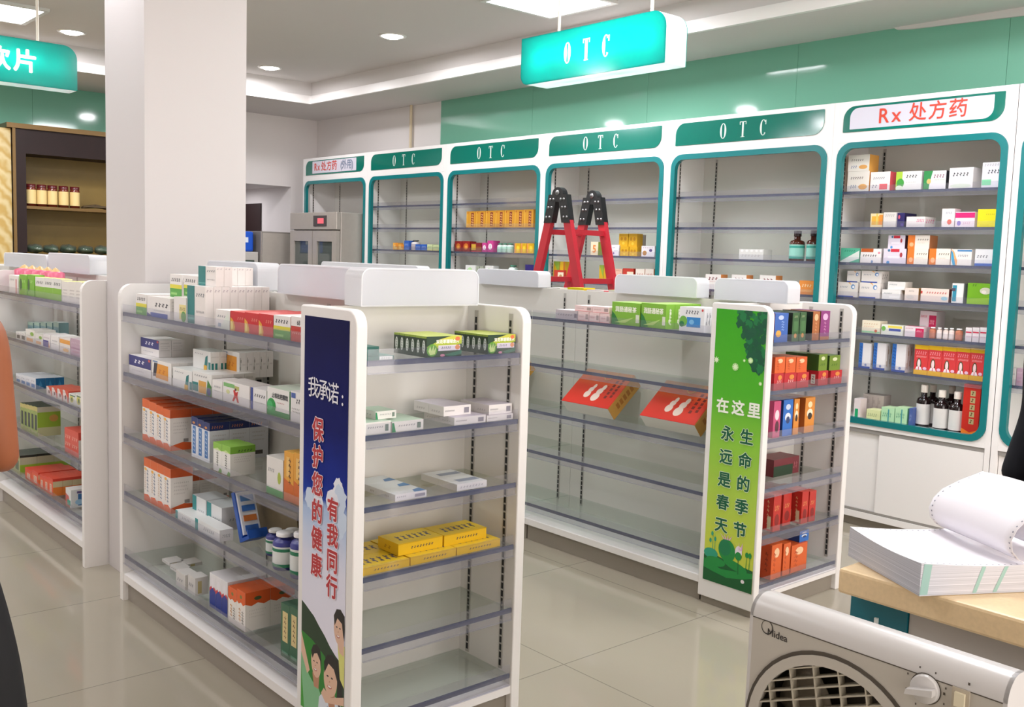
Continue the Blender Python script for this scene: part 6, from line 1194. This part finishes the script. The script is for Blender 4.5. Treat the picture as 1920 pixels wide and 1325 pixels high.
shelf_goods(c6, 4, 'y', yc, ZCAB[4], [('t1', 1617, 1651, 601, dict(n=1, th=.08)), ('t2', 1653, 1694, 609, dict(n=1, th=.08)), ('t3', 1697, 1733, 612, dict(n=2, th=.07)), ('t3', 1725, 1756, 595, dict(n=1, th=.1, dy=.08, h=.14)), ('t5', 1741, 1753, 613, {}), ('t4', 1755, 1765, 614, {}), ('t4', 1767, 1777, 615, {}), ('t4', 1778, 1788, 615, {}), ('t5', 1789, 1803, 616, {}), ('t6', 1811, 1823, 614, dict(n=2, th=.05)), ('t6', 1824, 1837, 614, dict(n=2, th=.05)), ('t6', 1838, 1851, 614, dict(n=2, th=.05))])
shelf_goods(c6, 5, 'y', yc, ZCAB[5], [('u1', 1612, 1634, 643, dict(n=2, th=.09)), ('u1', 1639, 1662, 643, dict(n=2, th=.09)), ('u1', 1674, 1700, 645, dict(n=2, th=.09))]+rep('u2', 1716, 1847, 646, 5, dict(n=2, th=.07), 654))
shelf_goods(c6, 6, 'y', yc-.02, .591, [('v2', 1602, 1614, 747, dict(n=1, th=.07)), ('v1', 1619, 1658, 740, dict(n=1, th=.08, dy=.1)), ('v4', 1625, 1651, 768, dict(n=1, th=.08)), ('v3', 1653, 1678, 764, dict(n=1, th=.09)), ('v3', 1679, 1702, 764, dict(n=1, th=.09)), ('v5', 1705, 1712, 765, dict(n=1, th=.07)), ('drkb', 1716, 1741, 722, dict(dy=.03)), ('drkb', 1748, 1775, 732, {}), ('drkb', 1777, 1805, 735, {}), ('drkb', 1732, 1757, 722, dict(dy=.115)), ('drkb', 1768, 1793, 724, dict(dy=.115)), ('w1', 1808, 1840, 721, dict(n=1, th=.08))])
# goods on the back of the middle gondola whose tops show over it, behind the ladder
zb = ZL2[0]+.0006
def tops(u0, u1, h, st, lab):
    y = 3.80; a, b = at(u0, 545, y=y).x, at(u1, 545, y=y).x; s = STY[st]
    ob = bpy.data.objects.new(s['obj'], box_mesh(st, b-a, .09, h)); COL.objects.link(ob); ob.location = (a, y, zb); tag(ob, lab, s['cat'])
tops(1025, 1050, .131, 'plw', 'white box peeping over the middle gondola, left of ladder foot')
tops(1064, 1094, .138, 'p7', 'yellow-topped box peeping over the middle gondola below the red ladder')
tops(1100, 1132, .132, 'o2', 'white box with red trim peeping over the middle gondola')
tops(1141, 1168, .138, 'wylt', 'cream-topped box peeping over the middle gondola, right of ladder')
# seventh cabinet, partly in view
shelf_goods('seventh wall cabinet', 5, 'y', yc, ZCAB[5], [('plw', 1893, 1906, 690, dict(n=1, th=.07)), ('lil', 1907, 1919, 690, dict(n=1, th=.07))])
print('GOODS', NB[0])
# ------------------------------------------------------------------ people
SKIN = mat('skin', '#965839', .5, .4, noise=.06, nscale=30); HAIRM = mat('black_hair', '#14100f', .75, .2)
def skin_mesh(name, pts, edges, rad, m, parent, root=0, sub=2):
    me = bpy.data.meshes.new('sk'); me.from_pydata([Vector(p) for p in pts], edges, []); o = bpy.data.objects.new('sk', me); COL.objects.link(o)
    mo = o.modifiers.new('skin', 'SKIN'); mo.use_smooth_shade = True; mo.branch_smoothing = .4
    for i, sv in enumerate(me.skin_vertices[0].data):
        r = rad[i]; sv.radius = r if isinstance(r, tuple) else (r, r); sv.use_root = (i == root)
    su = o.modifiers.new('sub', 'SUBSURF'); su.levels = sub; su.render_levels = sub
    bpy.context.view_layer.update()
    me2 = bpy.data.meshes.new_from_object(o.evaluated_get(bpy.context.evaluated_depsgraph_get())); bpy.data.objects.remove(o); bpy.data.meshes.remove(me)
    me2.name = name; me2.materials.clear(); me2.materials.append(m)
    for p in me2.polygons: p.use_smooth = True
    off = WORLD[parent.name]
    for v in me2.vertices: v.co -= off
    q = bpy.data.objects.new(name, me2); COL.objects.link(q); q.parent = parent; WORLD[q.name] = off; return q
def person(cx, cy, face, H, label, top_m, leg_m, arms, spread, long_sleeve, shoe_m):
    """arms: {side: (shoulder, elbow, wrist, fingertip dir)} in (right, forward, up) metres; side +1 = own right"""
    f = Vector((face[0], face[1], 0)).normalized(); r = Vector((f.y, -f.x, 0)); C = Vector((cx, cy, 0)); k = H/1.62
    P = lambda a, b, c: C+r*a*k+f*b*k+Vector((0, 0, c*k))
    t = thing('person', C, label, 'person')
    pts = [P(0, 0, .86), P(0, .01, 1.0), P(0, .0, 1.15), P(0, -.005, 1.29), P(0, .0, 1.345), P(0, .012, 1.395), P(0, .02, 1.45), P(0, .022, 1.51), P(0, .012, 1.57)]
    rad = [(.125*k, .10*k), (.115*k, .085*k), (.13*k, .095*k), (.105*k, .075*k), .052*k, .054*k, (.072*k, .082*k), (.074*k, .09*k), (.048*k, .06*k)]; E = [(i, i+1) for i in range(8)]
    for s in (1, -1):
        sh, el, wr, fd = arms[s]; a = len(pts); q = P(*sh); e = P(*el); w_ = P(*wr)
        pts += [q, q.lerp(e, .35), e, e.lerp(w_, .35), w_]; rad += [.052*k, .046*k, .036*k, .037*k, .024*k]; E += [(3, a), (a, a+1), (a+1, a+2), (a+2, a+3), (a+3, a+4)]
        d = (r*fd[0]+f*fd[1]+Vector((0, 0, fd[2]))).normalized(); side = d.cross(f if abs(d.dot(f)) < .8 else Vector((0, 0, 1))).normalized(); nn = d.cross(side)
        pts += [w_+d*.045*k, w_+d*.085*k]; rad += [(.03*k, .015*k), (.034*k, .014*k)]; E += [(a+4, a+5), (a+5, a+6)]
        for j, (o_, L) in enumerate(((-.03, .058), (-.01, .07), (.01, .066), (.029, .052))):
            b = len(pts); base = w_+d*.088*k+side*o_*k
            pts += [base, base+d*L*.5*k+nn*.006, base+d*L*k+nn*.022]; rad += [.0095*k, .0088*k, .0075*k]; E += [(a+6, b), (b, b+1), (b+1, b+2)]
        b = len(pts); base = w_+d*.04*k+side*.03*k*s
        pts += [base, base+d*.03*k+side*.022*k*s, base+d*.06*k+side*.028*k*s+nn*.01]; rad += [.012*k, .010*k, .0085*k]; E += [(a+5, b), (b, b+1), (b+1, b+2)]
    for s in (1, -1):
        a = len(pts); sx = spread[s]
        pts += [P(.085*s, 0, .82), P(.09*s+.5*sx*s, .01, .45), P(.09*s+sx*s, -.02, .09), P(.09*s+sx*s, .09, .035), P(.09*s+sx*s, .16, .03)]
        rad += [.082*k, .055*k, .036*k, .035*k, .028*k]; E += [(0, a), (a, a+1), (a+1, a+2), (a+2, a+3), (a+3, a+4)]
    skin_mesh('body', pts, E, rad, SKIN, t)
    # top
    tp = [P(0, 0, .80 if long_sleeve else .88), P(0, .005, 1.0), P(0, 0, 1.15), P(0, -.003, 1.27), P(0, .0, 1.355)]; tr = [(.178*k, .145*k) if long_sleeve else (.15*k, .118*k), (.14*k, .108*k), (.148*k, .112*k), (.118*k, .09*k), (.072*k, .068*k)]; te = [(0, 1), (1, 2), (2, 3), (3, 4)]
    for s in (1, -1):
        sh, el, wr, fd = arms[s]; q = P(*sh); e = P(*el); w_ = P(*wr); a = len(tp)
        if long_sleeve: tp += [q, q.lerp(e, .4), e, e.lerp(w_, .45), e.lerp(w_, .92)]; tr += [.072*k, .064*k, .056*k, .052*k, .045*k]; te += [(3, a), (a, a+1), (a+1, a+2), (a+2, a+3), (a+3, a+4)]
        else: tp += [P(sh[0]*.62, sh[1], sh[2]+.03)]; tr += [.045*k]; te += [(3, a)]
    skin_mesh('jacket' if long_sleeve else 'sleeveless_top', tp, te, tr, top_m, t)
    lp = [P(0, 0, .985), P(0, 0, .84)]; lr = [(.155*k, .125*k), (.165*k, .135*k)]; le = [(0, 1)]
    for s in (1, -1):
        a = len(lp); sx = spread[s]
        lp += [P(.09*s, 0, .74), P(.09*s+.5*sx*s, .01, .45), P(.09*s+.8*sx*s, 0, .22), P(.09*s+sx*s, -.015, .06)]; lr += [.105*k, .085*k, .07*k, .064*k]; le += [(1, a), (a, a+1), (a+1, a+2), (a+2, a+3)]
    skin_mesh('trousers', lp, le, lr, leg_m, t, 1)
    for s in (1, -1):
        sx = spread[s]; skin_mesh('shoe', [P(.09*s+sx*s, -.05, .042), P(.09*s+sx*s, .04, .042), P(.09*s+sx*s, .17, .036)], [(0, 1), (1, 2)], [.040*k, .045*k, .036*k], shoe_m, t)
    # hair cap + face
    V = []; F = []; hc = P(0, .005, 1.518); N, Mm = 9, 20
    for i in range(N+1):
        ph = math.pi*.62*i/N
        for j in range(Mm):
            a = 2*math.pi*j/Mm; front = max(0, math.cos(a-math.pi/2)); cut = 1-.45*front*(i/N)
            V.append(hc+(r*math.cos(a)*.086+f*math.sin(a)*.101)*k*math.sin(ph*cut)+Vector((0, 0, .102*k*math.cos(ph*cut))))
    for i in range(N):
        for j in range(Mm): F.append((i*Mm+j, i*Mm+(j+1) % Mm, (i+1)*Mm+(j+1) % Mm, (i+1)*Mm+j))
    MB().add(V, F, HAIRM, True).build('hair', t)
    for s in (1, -1):
        MB().lathe([(0, .0), (.012*k, .001), (.0, .004)], P(.03*s, .098, 1.488), mat('eye', '#1b1513', .2), 10, f).build('eye', t)
    MB().prism([P(-.011, .094, 1.447), P(.011, .094, 1.447), P(0, .122, 1.45), P(0, .1, 1.492)], (0, 0, .001), SKIN).build('nose', t); MB().tube([P(-.022, .088, 1.42), P(0, .1, 1.418), P(.022, .088, 1.42)], .005*k, mat('lips', '#96504a', .5), 6).build('mouth', t)
    for s in (1, -1): skin_mesh('ear', [P(.072*s, .0, 1.462), P(.08*s, -.005, 1.492)], [(0, 1)], [.013*k, .017*k], SKIN, t, sub=1)
    return t
person(-2.376, .396, (-.75, .66), 1.60, 'person in a sleeveless top and black trousers at left edge, bare arm', mat('grey_vest', '#4a4a52', .8), mat('black_trousers', '#0e0e11', .75),
    {1: ((.175, -.01, 1.275), (.2, .01, .985), (.06, .23, 1.0), (-.6, .8, .1)), -1: ((-.175, -.01, 1.275), (-.21, .0, .985), (-.12, .2, 1.0), (.5, .8, .1))}, {1: .13, -1: .03}, False, mat('black_shoe', '#151515', .4))
q_ = at(1907, 700, y=2.75)
person(q_.x+.228, q_.y+.01, (-.35, -.94), 1.66, 'person in a black jacket standing behind the counter at right edge', mat('black_jacket', '#0c0d14', .8, .2, noise=.25, nscale=18), mat('navy_trousers', '#1c2238', .8),
    {1: ((-.185, 0, 1.285), (-.215, -.03, 1.02), (-.235, .03, .80), (0, .15, -1)), -1: ((.185, 0, 1.285), (.215, -.03, 1.02), (.225, .05, .80), (0, .15, -1))} if False else
    {1: ((.185, 0, 1.285), (.205, -.02, 1.03), (.225, .05, .82), (0, .2, -1)), -1: ((-.185, 0, 1.285), (-.205, -.02, 1.03), (-.225, .05, .82), (0, .2, -1))}, {1: .03, -1: .03}, True, mat('black_shoe', '#151515', .4))
